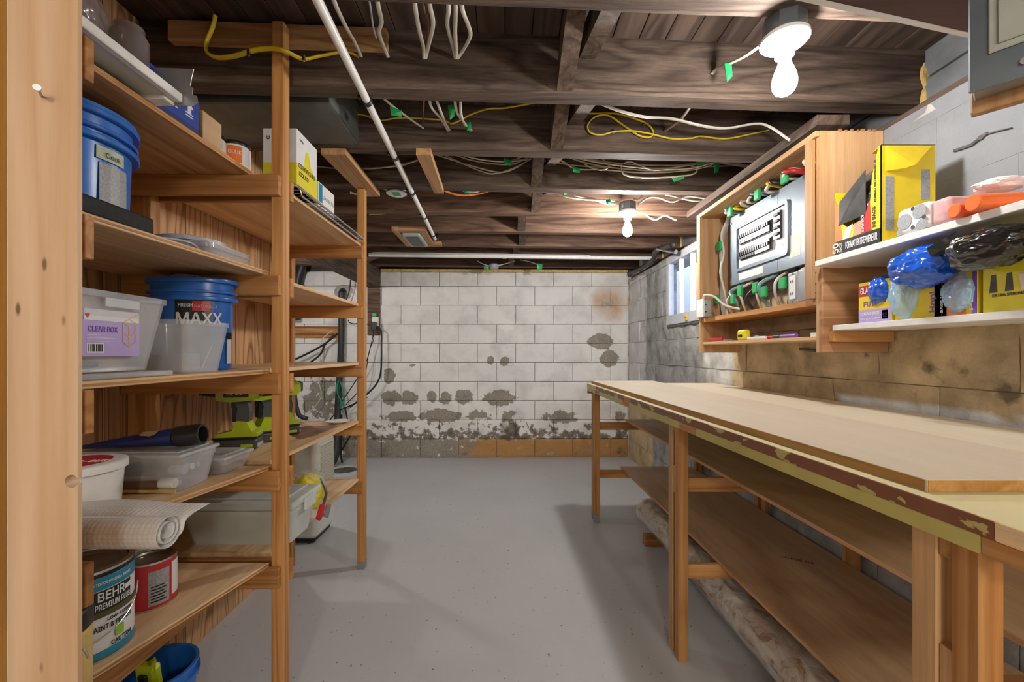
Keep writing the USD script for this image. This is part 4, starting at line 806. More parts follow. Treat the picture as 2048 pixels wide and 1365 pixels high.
# ------------------------------------------------------------------ things on the shelving, top board
S = [z + ST for z in SZ]
def away(c):                                         # angle on a standing cylinder at c that faces the camera
    return math.atan2(-c[1], -c[0])
t = thing('light_fixture', 'white enamelled fluorescent light fixture lying upside on the top shelf, overhanging its front', 'light fixture', (-.9, .78, S[0]))
z = S[0]; y0, y1 = .56, .955
t.part('frame', cat([box(-.752, -.735, y0, y1, z + .008, z + .028, .002), box(-1.10, -1.083, y0, y1, z + .001, z + .028, .002), box(-1.082, -.753, y1 - .03, y1, z + .001, z + .028, .002), box(-1.082, -.753, y0, y0 + .02, z + .001, z + .028, .002)]), 'white_paint')
t.part('diffuser', box(-1.08, -.754, y0 + .021, y1 - .031, z + .010, z + .013, 0), 'frosted', label='clear ribbed diffuser')
t.part('back_tray', box(-1.082, -.754, y0 + .021, y1 - .031, z + .020, z + .027, 0), 'white_paint')
o = (-.85, y1 + .001, z + .002)
t.part('end_bracket', frame_map(trimesh.creation.extrude_polygon(Polygon([(0, 0), (.138, 0), (.148, .008), (.146, .022), (.136, .026), (.137, .040), (.131, .046), (.134, .062), (.139, .084), (0, .088)]), .002), o, (1, 0, 0), (0, 0, 1)), 'steel', label='bare grey metal end plate with a notched edge')
t = thing('plastic_bag', 'clear bag of dark odds and ends piled on the white light fixture', 'bag', (-.85, .80, z + .03))
t.part('film', crumple((-.86, .80, z + .105), (.072, .085, .075), .16, 1.6, 61, 4), 'smoky', 60); t.part('contents', crumple((-.87, .80, z + .088), (.05, .06, .05), .3, 2, 62, 3), 'navy', 60)
t = thing('plastic_jar', 'clear rounded plastic jar on the light fixture beside the bag of odds and ends', 'jar', (-.80, .90, z + .03))
t.part('wall', lathe([(0, 0), (.03, 0), (.034, .006), (.034, .09), (.026, .105), (.026, .115), (.023, .115), (.023, .103), (.031, .088), (.031, .008), (0, .004)], (-.815, .908, z + .0285), 28), 'smoky', 40)
single('wood_offcut', box(-.93, -.885, 1.01, 1.05, z, z + .135, .002), 'pine_z', 'short upright pine offcut behind the light fixture', 'offcut')
t = thing('seed_packet', 'small mint green paper packet with dark print behind the light fixture', 'packet', (-.865, .985, z)); t.part('packet', hull([(-.90, .975, z), (-.84, .985, z), (-.90, .98, z + .075), (-.835, .99, z + .065), (-.90, .99, z), (-.84, 1.0, z)]), 'mint'); t.part('lettering', text('BIO', .018, (-.89, .9755, z + .035), (1, .17, 0), (0, .05, 1)), 'label_black')
t = thing('icon_box', 'blue carton with white drop and arrow symbols on the edge of the top shelf', 'box', (-.9, 1.02, z))
x0, yy0, yy1, h = -.802, .935, 1.095, .094
t.part('carton', box(-.98, x0, yy0, yy1, z, z + h, .001), 'blue_card'); t.part('dark_band', xfaceL := box(x0, x0 + .0006, yy0 + .001, yy1 - .001, z + .001, z + .018, 0), 'navy')
def onx(pts, x, zb, depth=.0006, y0=0.0):            # flat print on a face looking along +x, given in (y, z)
    g = pts if hasattr(pts, 'geom_type') else Polygon(pts); m = cat([trimesh.creation.extrude_polygon(a, depth, engine='earcut') for a in getattr(g, 'geoms', [g])]); q = m.vertices.copy(); m.vertices = np.stack([x + q[:, 2], y0 + q[:, 0], zb + q[:, 1]], 1); m.fix_normals(); return m
yd = 1.012; t.part('drop_icon', onx([(yd - .011, .062), (yd, .082), (yd + .011, .062), (yd + .007, .055), (yd - .007, .055)], x0, z), 'label_white')
yd = 1.062; t.part('arrow_icon', onx([(yd - .014, .060), (yd, .078), (yd + .014, .060), (yd + .006, .060), (yd + .006, .046), (yd - .006, .046), (yd - .006, .060)], x0, z), 'label_white')
yd = .965; t.part('cup_icon', onx([(yd - .006, .078), (yd + .006, .078), (yd + .004, .062), (yd - .004, .062)], x0, z), 'label_white')
for yd in (.965, 1.012, 1.062): 
    for zz in (.036, .043): t.part('caption', onx(sbox(yd - .013, zz, yd + .013, zz + .003), x0, z), 'label_white')
t.part('torn_paper', crumple((-.815, 1.097, z + .083), (.012, .006, .012), .5, 2.2, 5, 2), 'white_card')
t = thing('cardboard_box', 'plain brown cardboard box with a white flap behind the blue carton', 'box', (-.88, 1.15, z)); t.part('carton', box(-.95, -.806, 1.115, 1.185, z, z + .085, .001), 'cardboard'); t.part('flap', box(-.822, -.806, 1.1855, 1.187, z + .035, z + .085, 0), 'white_card')
def jar(c, r, h, label, band_m):
    t = thing('plastic_jar', label, 'jar', c); t.part('body', lathe([(0, 0), (r * .93, 0), (r, .006), (r, h * .80), (r * .9, h * .86), (0, h * .86)], c, 32), 'white_plastic', 40)
    t.part('lid', lathe([(0, h * .861), (r * .97, h * .861), (r * .99, h * .88), (r * .99, h - .004), (r * .95, h), (0, h)], c, 32), 'black_plastic', 40); a = away(c)
    t.part('label_band', band(c, r + .0003, a - 1.2, a + .35, h * .12, h * .76), band_m); t.part('label_text', band(c, r + .0003, a + .38, a + 1.0, h * .12, h * .76), 'label_white')
    t.part('lettering', wrap(meshkit.text_mesh('GLUE', .010, .0006, True), (c[0], c[1], c[2] + h * .45), r + .0012, a - .6), 'label_white'); return t
jar((-.858, 1.225, z), .034, .072, 'small white jar with a blue label and black lid on the top shelf', 'teal')
jar((-.826, 1.285, z), .038, .076, 'small white jar with an orange label and black lid on the top shelf', 'label_orange')

# second board: bucket on a foam mat, tray and lid
def bucket(c, r, h, label, extra=None, squash=1.0, flare=1.10):
    t = thing('bucket', label, 'bucket', c)
    def sq(m): m.vertices[:, 1] = c[1] + (m.vertices[:, 1] - c[1]) * squash; return m
    rb = r / flare
    t.part('body', sq(lathe([(0, 0), (rb - .008, 0), (rb, .008), (r - .006, h - .062), (r - .004, h - .004), (r - .010, h - .004), (rb - .012, .012), (0, .010)], c, 48)), 'blue_plastic', 40)
    for k, (zz, dr, hh) in enumerate(((h - .062, .008, .012), (h - .040, .006, .008), (h - .010, .009, .012))):
        t.part('rim_ring', sq(lathe([(r - .006, zz), (r + dr - .002, zz), (r + dr, zz + .002), (r + dr, zz + hh - .002), (r + dr - .002, zz + hh), (r - .005, zz + hh), (r - .006, zz)], c, 48)), 'blue_plastic', 40)
    return t, sq
z = S[1]
single('foam_mat', rbox(-1.15, -.757, .60, .905, z, z + .036, .006), 'black_foam', 'thick black foam mat under the blue bucket, hanging over the second shelf', 'mat')
c = (-.962, .905, z + .0365); t, sq = bucket(c, .122, .215, 'blue plastic bucket with a torn pale label standing on the black foam mat')
t.part('lid', sq(lathe([(0, .208), (.112, .208), (.126, .216), (.126, .226), (.118, .228), (.110, .218), (0, .218)], c, 48)), 'blue_plastic', 40)
a = away(c); t.part('torn_label', band(c, .118, a + .45, a + .95, .118, .145), 'pale_green'); t.part('torn_label', band(c, .1165, a + .50, a + 1.05, .02, .112), 'label_gray', label='scuffed grey remains of a label'); t.part('lettering', wrap(meshkit.text_mesh('Cook', .010, .0006, False), (c[0], c[1], c[2] + .124), .1196, a + .58), 'label_black')
single('wire_loop', tube([(-.80, .93, z + .004), (-.775, .97, z + .012), (-.765, 1.02, z + .014), (-.78, 1.07, z + .005)], .003, 8), 'gray_plastic', 'loop of grey cord on the second shelf between the foam mat and the clear tray', 'cord', smooth=True)
t = thing('storage_tray', 'shallow clear plastic tray at the end of the second shelf', 'tray', (-.87, 1.19, z)); t.part('tray', tub(-.99, -.770, 1.085, 1.265, z, z + .036, .002, .006, .015), 'clear', 40); t.part('cover', rbox(-.988, -.772, 1.087, 1.263, z + .0362, z + .041, .002), 'clear_lid')
single('round_cover', lathe([(0, 0), (.075, 0), (.084, .004), (.084, .014), (.078, .016), (0, .016)][::1], (-.875, 1.165, z + .0415), 44), 'gray_plastic', 'round grey plastic cover lying on the shallow clear tray', 'cover', smooth=40)

# third board
z = S[2]
t = thing('storage_box', 'large clear plastic box with a lilac paper label on the third shelf', 'storage box', (-.94, .75, z))
X1 = -.770; t.part('box', tub(-1.14, X1, .56, .957, z + .014, z + .170, .002, .022, .02, .005), 'clear', 40); t.part('lid_below', rbox(-1.15, X1 + .012, .55, .958, z, z + .012, .005), 'clear_lid', label='its lid laid flat underneath')
for a in (.60, .80): t.part('latch_tab', box(X1 + .004, X1 + .007, a, a + .075, z + .140, z + .158, .001), 'clear_lid')
lx = X1 + .0055 - .022 * .55; zl = z + .045; yl0, yl1, hl = .768, .888, .090
lb = t.part('paper_label', onx(rrect(yl0, yl1, 0, hl, .004), lx, zl, .0006), 'lilac', label='lilac and white printed label'); lx += .0007
lb.part('white_strip', onx(sbox(yl0 + .002, hl - .022, yl1 - .002, hl - .001), lx, zl, .0004), 'label_white'); yU, zV = (0, 1, 0), (0, 0, 1)
lb.part('lettering', text('CLEAR BOX', .010, (lx, yl0 + .010, zl + .047), yU, zV, True, .060), 'purple'); lb.part('emblem', onx(Polygon([(yl0 + .004, hl - .012), (yl0 + .009, hl - .018), (yl0 + .014, hl - .012), (yl0 + .0115, hl - .009), (yl0 + .009, hl - .011), (yl0 + .0065, hl - .009)]), lx + .0005, zl, .0004), 'red')
for k, (a, b) in enumerate(((.008, .035), (.008, .065), (.008, .055))): lb.part('small_print', onx(sbox(yl0 + a, .040 - k * .006, yl0 + b, .0412 - k * .006), lx, zl, .0004), 'label_white')
bc = lb.part('barcode', onx(sbox(yl0 + .008, .006, yl0 + .042, .025), lx, zl, .0004), 'label_white')
for k in range(8): bc.part('bar', onx(sbox(yl0 + .011 + k * .0036, .009, yl0 + .0125 + k * .0036 + .0008 * (k % 3), .023), lx + .0004, zl, .0003), 'label_black')
from shapely.geometry import LineString
cube_ = [[(.095, .075), (.082, .068), (.096, .060), (.110, .068), (.095, .075)], [(.082, .068), (.082, .028), (.096, .018), (.110, .028), (.110, .068)], [(.096, .060), (.096, .018)], [(.082, .047), (.096, .038), (.110, .047)], [(.095, .075), (.116, .087)]]
lb.part('carton_drawing', onx(cat_ := __import__('shapely').union_all([LineString([(yl0 + a, b) for a, b in q]).buffer(.0009) for q in cube_]), lx + .0001, zl, .0005), 'tan_yellow')
t.part('contents', crumple((-.93, .70, z + .045), (.05, .05, .034), .2, 1.4, 71, 3), 'yellow_bright', 60, label='yellow object inside the box'); t.part('contents', crumple((-.90, .80, z + .03), (.09, .09, .016), .2, 1.2, 72, 3), 'mint', 60, label='green object inside the box'); t.part('contents', crumple((-1.0, .72, z + .085), (.07, .08, .04), .2, 1.4, 73, 3), 'pale_green', 60, label='pale green object inside the box')
t = thing('storage_box', 'smaller clear plastic bin without a lid in front of the blue bucket, third shelf', 'storage box', (-.86, 1.09, z))
t.part('box', tub(-.945, -.772, 1.012, 1.172, z, z + .132, .002, .016, .014, .004), 'clear', 40); t.part('contents', box(-.90, -.80, 1.04, 1.10, z + .004, z + .05, .004), 'gray_plastic', label='grey block inside the bin'); t.part('contents', beam((-.80, 1.10, z + .006), (-.80, 1.14, z + .07), .003, .003), 'white_plastic', label='white stick inside the bin')
c = (-.925, 1.165, z); c = (-.985, 1.19, z)
c = (-.93, 1.245, z)
t, sq = bucket(c, .118, .262, 'tall blue pet food bucket with a black and red label behind the smaller clear bin', squash=.62)
a = away(c)
def wrapsq(m): return sq(m)
t.part('label_panel', sq(band(c, .1145, a - .62, a + .22, .06, .200)), 'label_black', label='black printed label'); t.part('red_panel', sq(band(c, .1152, a - .22, a + .20, .170, .197)), 'red')
t.part('lettering', sq(wrap(meshkit.text_mesh('MAXX', .032, .0008, True), (c[0], c[1], c[2] + .132), .1152, a - .62)), 'label_white'); t.part('lettering', sq(wrap(meshkit.text_mesh('NATURALLY', .008, .0006, True), (c[0], c[1], c[2] + .179), .1158, a - .18)), 'pink'); t.part('lettering', sq(wrap(meshkit.text_mesh('FRESH', .009, .0006, True), (c[0], c[1], c[2] + .181), .1152, a - .55)), 'label_white')
t.part('side_label', sq(band(c, .1125, a + .72, a + .95, .02, .09)), 'label_white'); t.part('side_mark', sq(band(c, .1135, a + .72, a + .95, .092, .11)), 'label_black')
single('plastic_scrap', crumple((-.95, 1.245, z + .272), (.045, .03, .012), .4, 2, 77, 3), 'clear_lid', 'scrap of clear plastic lying on top of the tall blue bucket', 'plastic scrap')

# fourth board
z = S[3]
c = (-.965, .938, z); t = thing('tub', 'white plastic tub with a red printed lid at the near end of the fourth shelf', 'tub', c)
t.part('body', lathe([(0, 0), (.074, 0), (.078, .004), (.085, .095), (.081, .095), (0, .092)], c, 48), 'white_plastic', 40)
t.part('lid', lathe([(0, .106), (.068, .106), (.076, .106), (.087, .106), (.091, .103), (.091, .088), (.0862, .088), (.0862, .096), (0, .0965)], c, 48), 'white_plastic', 40)
t.part('lid_label', lathe([(0, .1062), (.064, .1062), (.064, .1068), (0, .1068)], c, 40), 'red'); t.part('lettering', text('BUG-OUT', .016, (c[0] - .02, c[1] - .01, c[2] + .1068), (1, .15, 0), (-.15, 1, 0), True, .085), 'label_white')
def lidded(x0, x1, y0, y1, h, label, lidm='clear_lid'):
    t = thing('storage_box', label, 'storage box', ((x0 + x1) / 2, (y0 + y1) / 2, z))
    t.part('box', tub(x0, x1, y0, y1, z, z + h - .010, .002, .012, .014, .003), 'clear', 40); t.part('lid', rbox(x0 - .006, x1 + .006, y0 - .006, y1 + .006, z + h - .0098, z + h, .004), lidm); t.part('lid_ridge', rbox(x0 + .012, x1 - .012, y0 + .012, y1 - .012, z + h, z + h + .004, .002), lidm); return t
t = lidded(-1.08, -.808, 1.038, 1.172, .098, 'clear lidded box full of marker pens on the fourth shelf')
mk = [('brown_marker', .014, .012), ('dark_gray', .014, .040), ('grip_gray', .013, .067), ('tan_yellow', .010, .013), ('white_plastic', .009, .035), ('dark_gray', .012, .05), ('brown_marker', .010, .075), ('tan_yellow', .010, .10)]
for k, (m_, r, dy) in enumerate(mk):
    y = 1.045 + dy if k < 3 else 1.043 + dy; zz = z + .003 + r + (.03 if k > 4 else 0) + (.026 if k in (1, 2) else 0)
    xa = -1.03 + R.uniform(0, .03); p = t.part('marker', cyl((xa, y, zz), (xa + .14, y + R.uniform(-.01, .01), zz + .004), r, 14), m_); p.part('cap', cyl((xa + .1405, y, zz + .004), (xa + .175, y, zz + .005), r * .9, 14), ['white_plastic', 'gray_plastic', 'brown_marker'][k % 3])
t.part('divider_card', box(-1.05, -.82, 1.040, 1.043, z + .003, z + .01, 0), 'tan_yellow')
t = lidded(-1.05, -.800, 1.19, 1.318, .052, 'shallow clear lidded box at the far end of the fourth shelf'); t.part('contents', crumple((-.93, 1.25, z + .012), (.08, .04, .009), .3, 2, 81, 3), 'brown_marker', 60, label='brown bits inside'); t.part('ink_blot', lathe([(0, 0), (.012, 0), (.012, .0005), (0, .0005)], (-.94, 1.21, z + .0562), 16), 'tape_green', label='green smear on the lid')
t = thing('glue_tube', 'dark blue glue tube with a big black cap lying on the box of markers', 'tube', (-.92, 1.08, z + .1025)); zz = z + .1025
ax0, ax1 = np.array([-1.09, 1.075, zz + .008]), np.array([-.862, 1.10, zz + .028]); v = []
for s_, (w_, h_) in ((0, (.034, .002)), (.5, (.031, .014)), (1, (.024, .024))):
    q = ax0 + (ax1 - ax0) * s_; an = np.linspace(0, 2 * np.pi, 20, endpoint=False); v.append(np.stack([np.full(20, q[0]), q[1] + w_ * np.cos(an), np.maximum(q[2] + h_ * np.sin(an), zz + .0005)], 1))
t.part('tube', hull(np.vstack(v)), 'navy', 40); t.part('label_patch', hull(np.array([(-.93, 1.075, zz + .045), (-.89, 1.075, zz + .049), (-.93, 1.062, zz + .038), (-.89, 1.062, zz + .040), (-.91, 1.07, zz + .034)])), 'cardboard')
d_ = (ax1 - ax0) / np.linalg.norm(ax1 - ax0); e_ = ax1 + d_ * .062
t.part('cap', lathe([(0, .0), (.026, 0), (.0275, .004), (.0275, .058), (.0265, .062), (.021, .062), (.019, .022), (0, .022)], (0, 0, 0), 32).apply_transform(trimesh.geometry.align_vectors([0, 0, 1], d_)).apply_translation(ax1 + d_ * .001), 'black_plastic', 40); t.part('nozzle', cyl(ax1 + d_ * .0235, ax1 + d_ * .03, .005, 14), 'tin')

# bubble wrap over the edge between the fourth and fifth boards
t = thing('bubble_wrap', 'roll of bubble wrap with a loose curling end on the fourth shelf', 'bubble wrap', (-.8, .76, z))
yc, zc, r0 = .752, z + .0, .0; zc = z + .031; pr = []
for s_ in np.linspace(0, 1, 70):
    a = -math.pi / 2 + s_ * 2 * math.pi * 2.25; rr = .013 + .019 * s_; pr.append((yc + rr * math.cos(a), zc + rr * math.sin(a)))
lasty, lastz = pr[-1]
pr += [(yc + .0325, zc + .008), (yc + .037, zc + .013)] + [(yc + .045 + k * .009, zc + .0165 + .0007 * k) for k in range(1, 6)]
pr = np.array(pr); n = len(pr); v, f = [], []; NX = 14
for i, (yy, zz) in enumerate(pr):
    x1 = -.605 if i < 66 else -.605 + .012 * math.sin(min(1, (i - 66) / 14) * 1.6)
    for j in range(NX): v.append((-1.06 + (x1 + 1.06) * j / (NX - 1), yy, zz + .004 * math.sin(j * .8 + i * .1) * (i > 66)))
v = np.array(v); tang = np.gradient(pr, axis=0); nrm = np.stack([-tang[:, 1], tang[:, 0]], 1); nrm /= np.linalg.norm(nrm, axis=1, keepdims=True)
off = np.repeat(nrm, NX, 0) * .0018; v2 = v.copy(); v2[:, 1:] += off
for i in range(n - 1):
    for j in range(NX - 1):
        a, b, c_, d = i * NX + j, i * NX + j + 1, (i + 1) * NX + j + 1, (i + 1) * NX + j; f += [(a, b, c_), (a, c_, d)]; N0 = n * NX; f += [(N0 + a, N0 + c_, N0 + b), (N0 + a, N0 + d, N0 + c_)]
for i in range(n - 1):
    for j in (0, NX - 1):
        a, d = i * NX + j, (i + 1) * NX + j; f += [(a, d, N0 + d), (a, N0 + d, N0 + a)]
for j in range(NX - 1):
    for i in (0, n - 1): a, b = i * NX + j, i * NX + j + 1; f += [(a, N0 + b, b), (a, N0 + a, N0 + b)]
m = trimesh.Trimesh(np.vstack([v, v2]), f, process=False); m.fix_normals(); t.part('sheet', m, 'bubble', True)

# fifth board: paint
z = S[4]
def can(c, r, h, label, body, bail=True):
    t = thing('paint_can', label, 'paint can', c); a = away(c)
    t.part('body', lathe([(0, .002), (r - .002, .0), (r, .003), (r, h - .006), (r - .002, h - .005), (r - .006, h - .012), (0, h - .012)], c, 48), body, 40)
    t.part('rim', lathe([(r - .010, h - .006), (r + .0015, h - .006), (r + .002, h - .001), (r - .001, h), (r - .009, h), (r - .010, h - .006)], c, 48), 'tin', 40)
    t.part('lid', lathe([(0, h - .008), (r * .70, h - .008), (r * .74, h - .004), (r - .012, h - .004), (r - .011, h - .0035), (r - .011, h - .010), (0, h - .010)], c, 48), 'tin_dirty', 40)
    t.part('base_rim', lathe([(r - .004, 0), (r + .0015, 0), (r + .0015, .005), (r - .001, .006), (r - .004, 0)], c, 48), 'tin', 40)
    if bail:
        e = [np.array([c[0] + (r + .006) * math.cos(a + q), c[1] + (r + .006) * math.sin(a + q), c[2] + h * .62 - (h * .36) * math.sin(math.pi * (q + 1.5) / 3.0)]) for q in np.linspace(-1.5, 1.5, 13)]
        t.part('bail', tube(e, .0014, 6), 'tin')
    return t, a
c = (-.925, .92, z); t, a = can(c, .0825, .192, 'gallon paint can with a teal and white label on the lowest shelf', 'label_white'); r = .0825
t.part('teal_band', band(c, r + .0004, a - 1.5, a + 1.7, .150, .176), 'teal'); t.part('black_band', band(c, r + .0004, a - 1.5, a + 1.7, .177, .185), 'label_black'); t.part('black_band', band(c, r + .0008, a - .5, a + 1.05, .104, .148), 'label_black'); t.part('olive_band', band(c, r + .0006, a - 1.5, a + 1.7, .092, .104), 'olive_label'); t.part('blue_base', band(c, r + .0004, a - 1.5, a + 1.7, .006, .022), 'teal')
def ct(s, h, q, zz, m_='label_white', wid=None):
    g = meshkit.text_mesh(s, h, .0006, True); 
    if wid: g.vertices[:, 0] *= wid / g.bounds[1, 0]
    t.part('lettering', wrap(g, (c[0], c[1], c[2] + zz), r + .0016, a + q), m_)
ct('BEHR', .018, .22, .127, wid=.052); ct('PREMIUM PLUS', .012, .18, .109, wid=.070); ct('LOW-LUSTRE', .006, .42, .081, 'label_black'); ct('PAINT & PRIMER', .010, .08, .065, 'label_black', .082); ct('CAUTION', .009, .50, .025, 'label_black', .046); ct('INTERIOR EGGSHELL ENAMEL', .0055, .12, .161, 'label_white', .078)
t.part('bear_mark', wrap(trimesh.creation.extrude_polygon(Polygon([(0, 0), (.018, .001), (.019, .008), (.014, .013), (.008, .010), (.002, .012), (-.001, .006)]), .0006), (c[0], c[1], c[2] + .129), r + .0016, a + .85), 'label_white')
t.part('green_badge', wrap(trimesh.creation.extrude_polygon(rrect(0, .018, 0, .021, .004), .0006), (c[0], c[1], c[2] + .039), r + .0016, a + .60), 'label_green')
c = (-.927, 1.095, z); t, a = can(c, .054, .121, 'small red paint can with a white information label beside the gallon can', 'red', False); r = .054
t.part('info_label', band(c, r + .0004, a - .1, a + .72, .012, .098), 'label_gray'); t.part('info_label', band(c, r + .0004, a + .85, a + 1.5, .02, .105), 'label_white')
for k in range(6): t.part('print_line', band(c, r + .0009, a + .0, a + .6 - .1 * (k % 2), .02 + k * .0075, .023 + k * .0075), 'label_black')
c = (-1.06, 1.20, z); can(c, .055, .165, 'white paint can half hidden behind the gallon and red cans', 'label_white')
t = thing('tin', 'tan spouted tin with a black top at the near end of the lowest shelf', 'tin', (-.80, .735, z)); c = (-.803, .742, z)
t.part('body', lathe([(0, 0), (.050, 0), (.052, .003), (.052, .145), (.048, .150), (0, .150)], c, 36), 'tan_yellow', 40); t.part('top', lathe([(0, .1502), (.047, .1502), (.053, .156), (.053, .182), (.048, .188), (.044, .182), (0, .182)], c, 36), 'black_plastic', 40); t.part('clip', tube([(c[0] + .05, c[1] - .02, z + .13), (c[0] + .07, c[1] - .015, z + .135), (c[0] + .065, c[1], z + .11)], .002, 6), 'tin')

# on the floor under the lowest board
c = (-.935, 1.12, 0.001); t = thing('bucket', 'blue bucket on the floor under the lowest shelf holding a lime green tool', 'bucket', c)
t.part('body', lathe([(0, 0), (.070, 0), (.074, .005), (.090, .272), (.094, .272), (.094, .279), (.086, .279), (.070, .012), (0, .01)], c, 44), 'blue_plastic', 40); t.part('rim_ring', lathe([(.088, .245), (.097, .245), (.097, .253), (.089, .253), (.088, .245)], c, 44), 'blue_plastic', 40)
t = thing('hedge_tool', 'lime green plastic tool sticking out of the blue bucket on the floor', 'tool', (-.90, 1.05, .05)); t.part('body', beam((-.93, 1.13, .05), (-.915, 1.07, .325), .055, .028, (0, 1, 0), .008), 'lime'); t.part('slot', beam((-.921, 1.072, .25), (-.917, 1.058, .305), .02, .012, (0, 1, 0), .002), 'black_plastic'); t.part('hook', hull([(-.905, 1.06, .31), (-.885, 1.06, .31), (-.895, 1.07, .345), (-.92, 1.08, .325), (-.905, 1.09, .31)]), 'lime')

# ------------------------------------------------------------------ second bay of the shelving
z = S[0]
t = thing('dishwasher_part_box', 'white and yellow carton standing on the wire rack in the far bay', 'box', (-.78, 1.52, z)); x0, x1, y0, y1 = -.838, -.722, 1.445, 1.60; zb = z + .010; h = .203
t.part('carton', box(x0, x1, y0, y1, zb, zb + h, .001), 'white_card'); t.part('yellow_base', box(x0 - .0005, x1 + .0005, y0 - .0005, y1 + .0005, zb, zb + .085, 0), 'yellow_bright')
t.part('yellow_splash', onx([(y0 + .05, .085), (y0 + .065, .15), (y0 + .085, .155), (y0 + .10, .11), (y1 - .01, .085)], x1, zb), 'yellow_bright'); t.part('lettering', text('DISHWASHER', .016, (x1 + .0008, y0 + .012, zb + .075), (0, 1, 0), (0, 0, 1), False, .125), 'label_black'); t.part('lettering', text('LIQUID', .014, (x1 + .0008, y0 + .014, zb + .048), (0, 1, 0), (0, 0, 1), False, .07), 'label_black'); t.part('lettering', text('Unity', .008, (x1 + .0008, y0 + .02, zb + .17), (0, 1, 0), (0, 0, 1), False), 'label_black'); t.part('lettering', text('U', .012, (x0 + .012, y0 - .0008, zb + .165), (1, 0, 0), (0, 0, 1), True), 'label_black'); t.part('print_panel', box(x0 + .012, x0 + .05, y0 - .0009, y0 - .0005, zb + .01, zb + .05, 0), 'pink')
t = thing('small_box', 'small white carton with a teal end behind the yellow and white carton', 'box', (-.78, 1.70, z)); t.part('carton', box(-.83, -.728, 1.625, 1.775, z + .010, z + .105, .001), 'white_card'); t.part('teal_print', onx(sbox(1.63, .02, 1.66, .09), -.728, z + .01), 'teal'); t.part('lettering', text('GASKETS', .014, (-.7275, 1.665, z + .05), (0, 1, 0), (0, 0, 1), False, .10), 'label_gray')
t = thing('wire_rack', 'chrome wire oven rack lying along the top shelf of the far bay', 'rack', (-.85, 1.75, z)); x0, x1, y0, y1, zr = -.975, -.708, 1.40, 2.10, z + .005
t.part('outer_rod', tube([(x0, y0, zr), (x1 - .02, y0, zr), (x1, y0 + .02, zr), (x1, y1 - .02, zr), (x1 - .02, y1, zr), (x0, y1, zr), (x0, y0, zr)], .004, 8, smooth=False), 'tin')
t.part('raised_rod', tube([(x1 - .004, y0 + .05, zr), (x1 - .002, y0 + .055, zr - .022), (x1 - .002, y1 - .06, zr - .022), (x1 - .004, y1 - .055, zr)], .0035, 8, smooth=False), 'tin')
for k in range(24): yy = y0 + .03 + k * (y1 - y0 - .06) / 23; t.part('cross_wire', cyl((x0 + .004, yy, zr), (x1 - .004, yy, zr), .0017, 8), 'tin')
# drills on the fourth level
def drill(x, y, rot, label, s=1.0):
    z = S[3]; t = thing('cordless_drill', label, 'drill', (x, y, z)); Rm = trimesh.transformations.rotation_matrix(rot, (0, 0, 1))
    def put(nm, m, mat, sm=False): m.apply_scale(s); m.apply_transform(Rm); m.apply_translation((x, y, z)); t.part(nm, m, mat, sm)
    def prof(pts, w, b=.0): g = Polygon(pts).buffer(-.006).buffer(.006, quad_segs=4); m = trimesh.creation.extrude_polygon(g, w, engine='earcut'); q = m.vertices.copy(); m.vertices = np.stack([q[:, 0], q[:, 2] - w / 2, q[:, 1]], 1); m.invert(); m.fix_normals(); return m
    put('battery', rbox(-.085, .058, -.038, .038, 0, .040, .010), 'dark_gray'); put('battery_latch', rbox(.030, .061, -.030, .030, .006, .022, .004), 'gray_plastic'); put('battery_badge', rbox(.005, .045, -.0395, -.030, .010, .022, .003), 'lime')
    put('foot', prof([(-.085, .041), (.056, .041), (.058, .060), (.040, .066), (.022, .10), (-.012, .105), (-.025, .070), (-.075, .058)], .062), 'lime'); put('foot_band', rbox(-.086, .059, -.0385, .0385, .0402, .0470, .003), 'black_plastic')
    put('handle', prof([(-.016, .098), (.026, .098), (.030, .135), (.024, .165), (.030, .178), (-.022, .178), (-.010, .150)], .040), 'grip_gray'); put('grip_front', prof([(-.028, .10), (-.014, .10), (-.012, .16), (-.026, .168)], .036), 'black_plastic'); put('trigger', prof([(-.034, .150), (-.022, .146), (-.020, .172), (-.032, .174)], .018), 'black_plastic')
    put('motor_housing', prof([(-.075, .180), (-.03, .172), (.045, .178), (.062, .195), (.058, .232), (.040, .244), (-.075, .240)], .066), 'lime'); put('housing_plate', rbox(-.05, .03, -.0345, -.030, .19, .228, .004), 'label_black'); put('end_cap', rbox(.035, .072, -.030, .030, .192, .236, .008), 'grip_gray'); put('chuck', cyl((-.076, 0, .212), (-.135, 0, .212), .026, 20, .016), 'black_plastic')
    m = meshkit.text_mesh('HP18', .014, .0006, True); q = m.vertices.copy(); m.vertices = np.stack([q[:, 0] - .04, -.0346 - q[:, 2], q[:, 1] + .2], 1); put('lettering', m, 'label_white')
drill(-.965, 1.535, 0.25, 'lime green cordless drill with a flat battery, nearest of the three on the fourth shelf')
drill(-.955, 1.655, 0.9, 'lime green cordless drill standing behind the nearest one, pointing away', .95)
drill(-.95, 1.80, 0.6, 'lime green cordless drill furthest back, half hidden by the middle post', .95)
z = S[3]; single('dish', lathe([(0, .002), (.03, .002), (.055, .012), (.056, .0135), (.03, .005), (0, .005)][::1], (-.835, 2.08, z - .001), 32), 'white_plastic', 'shallow white dish beside the stain on the fourth shelf', 'dish', smooth=40)
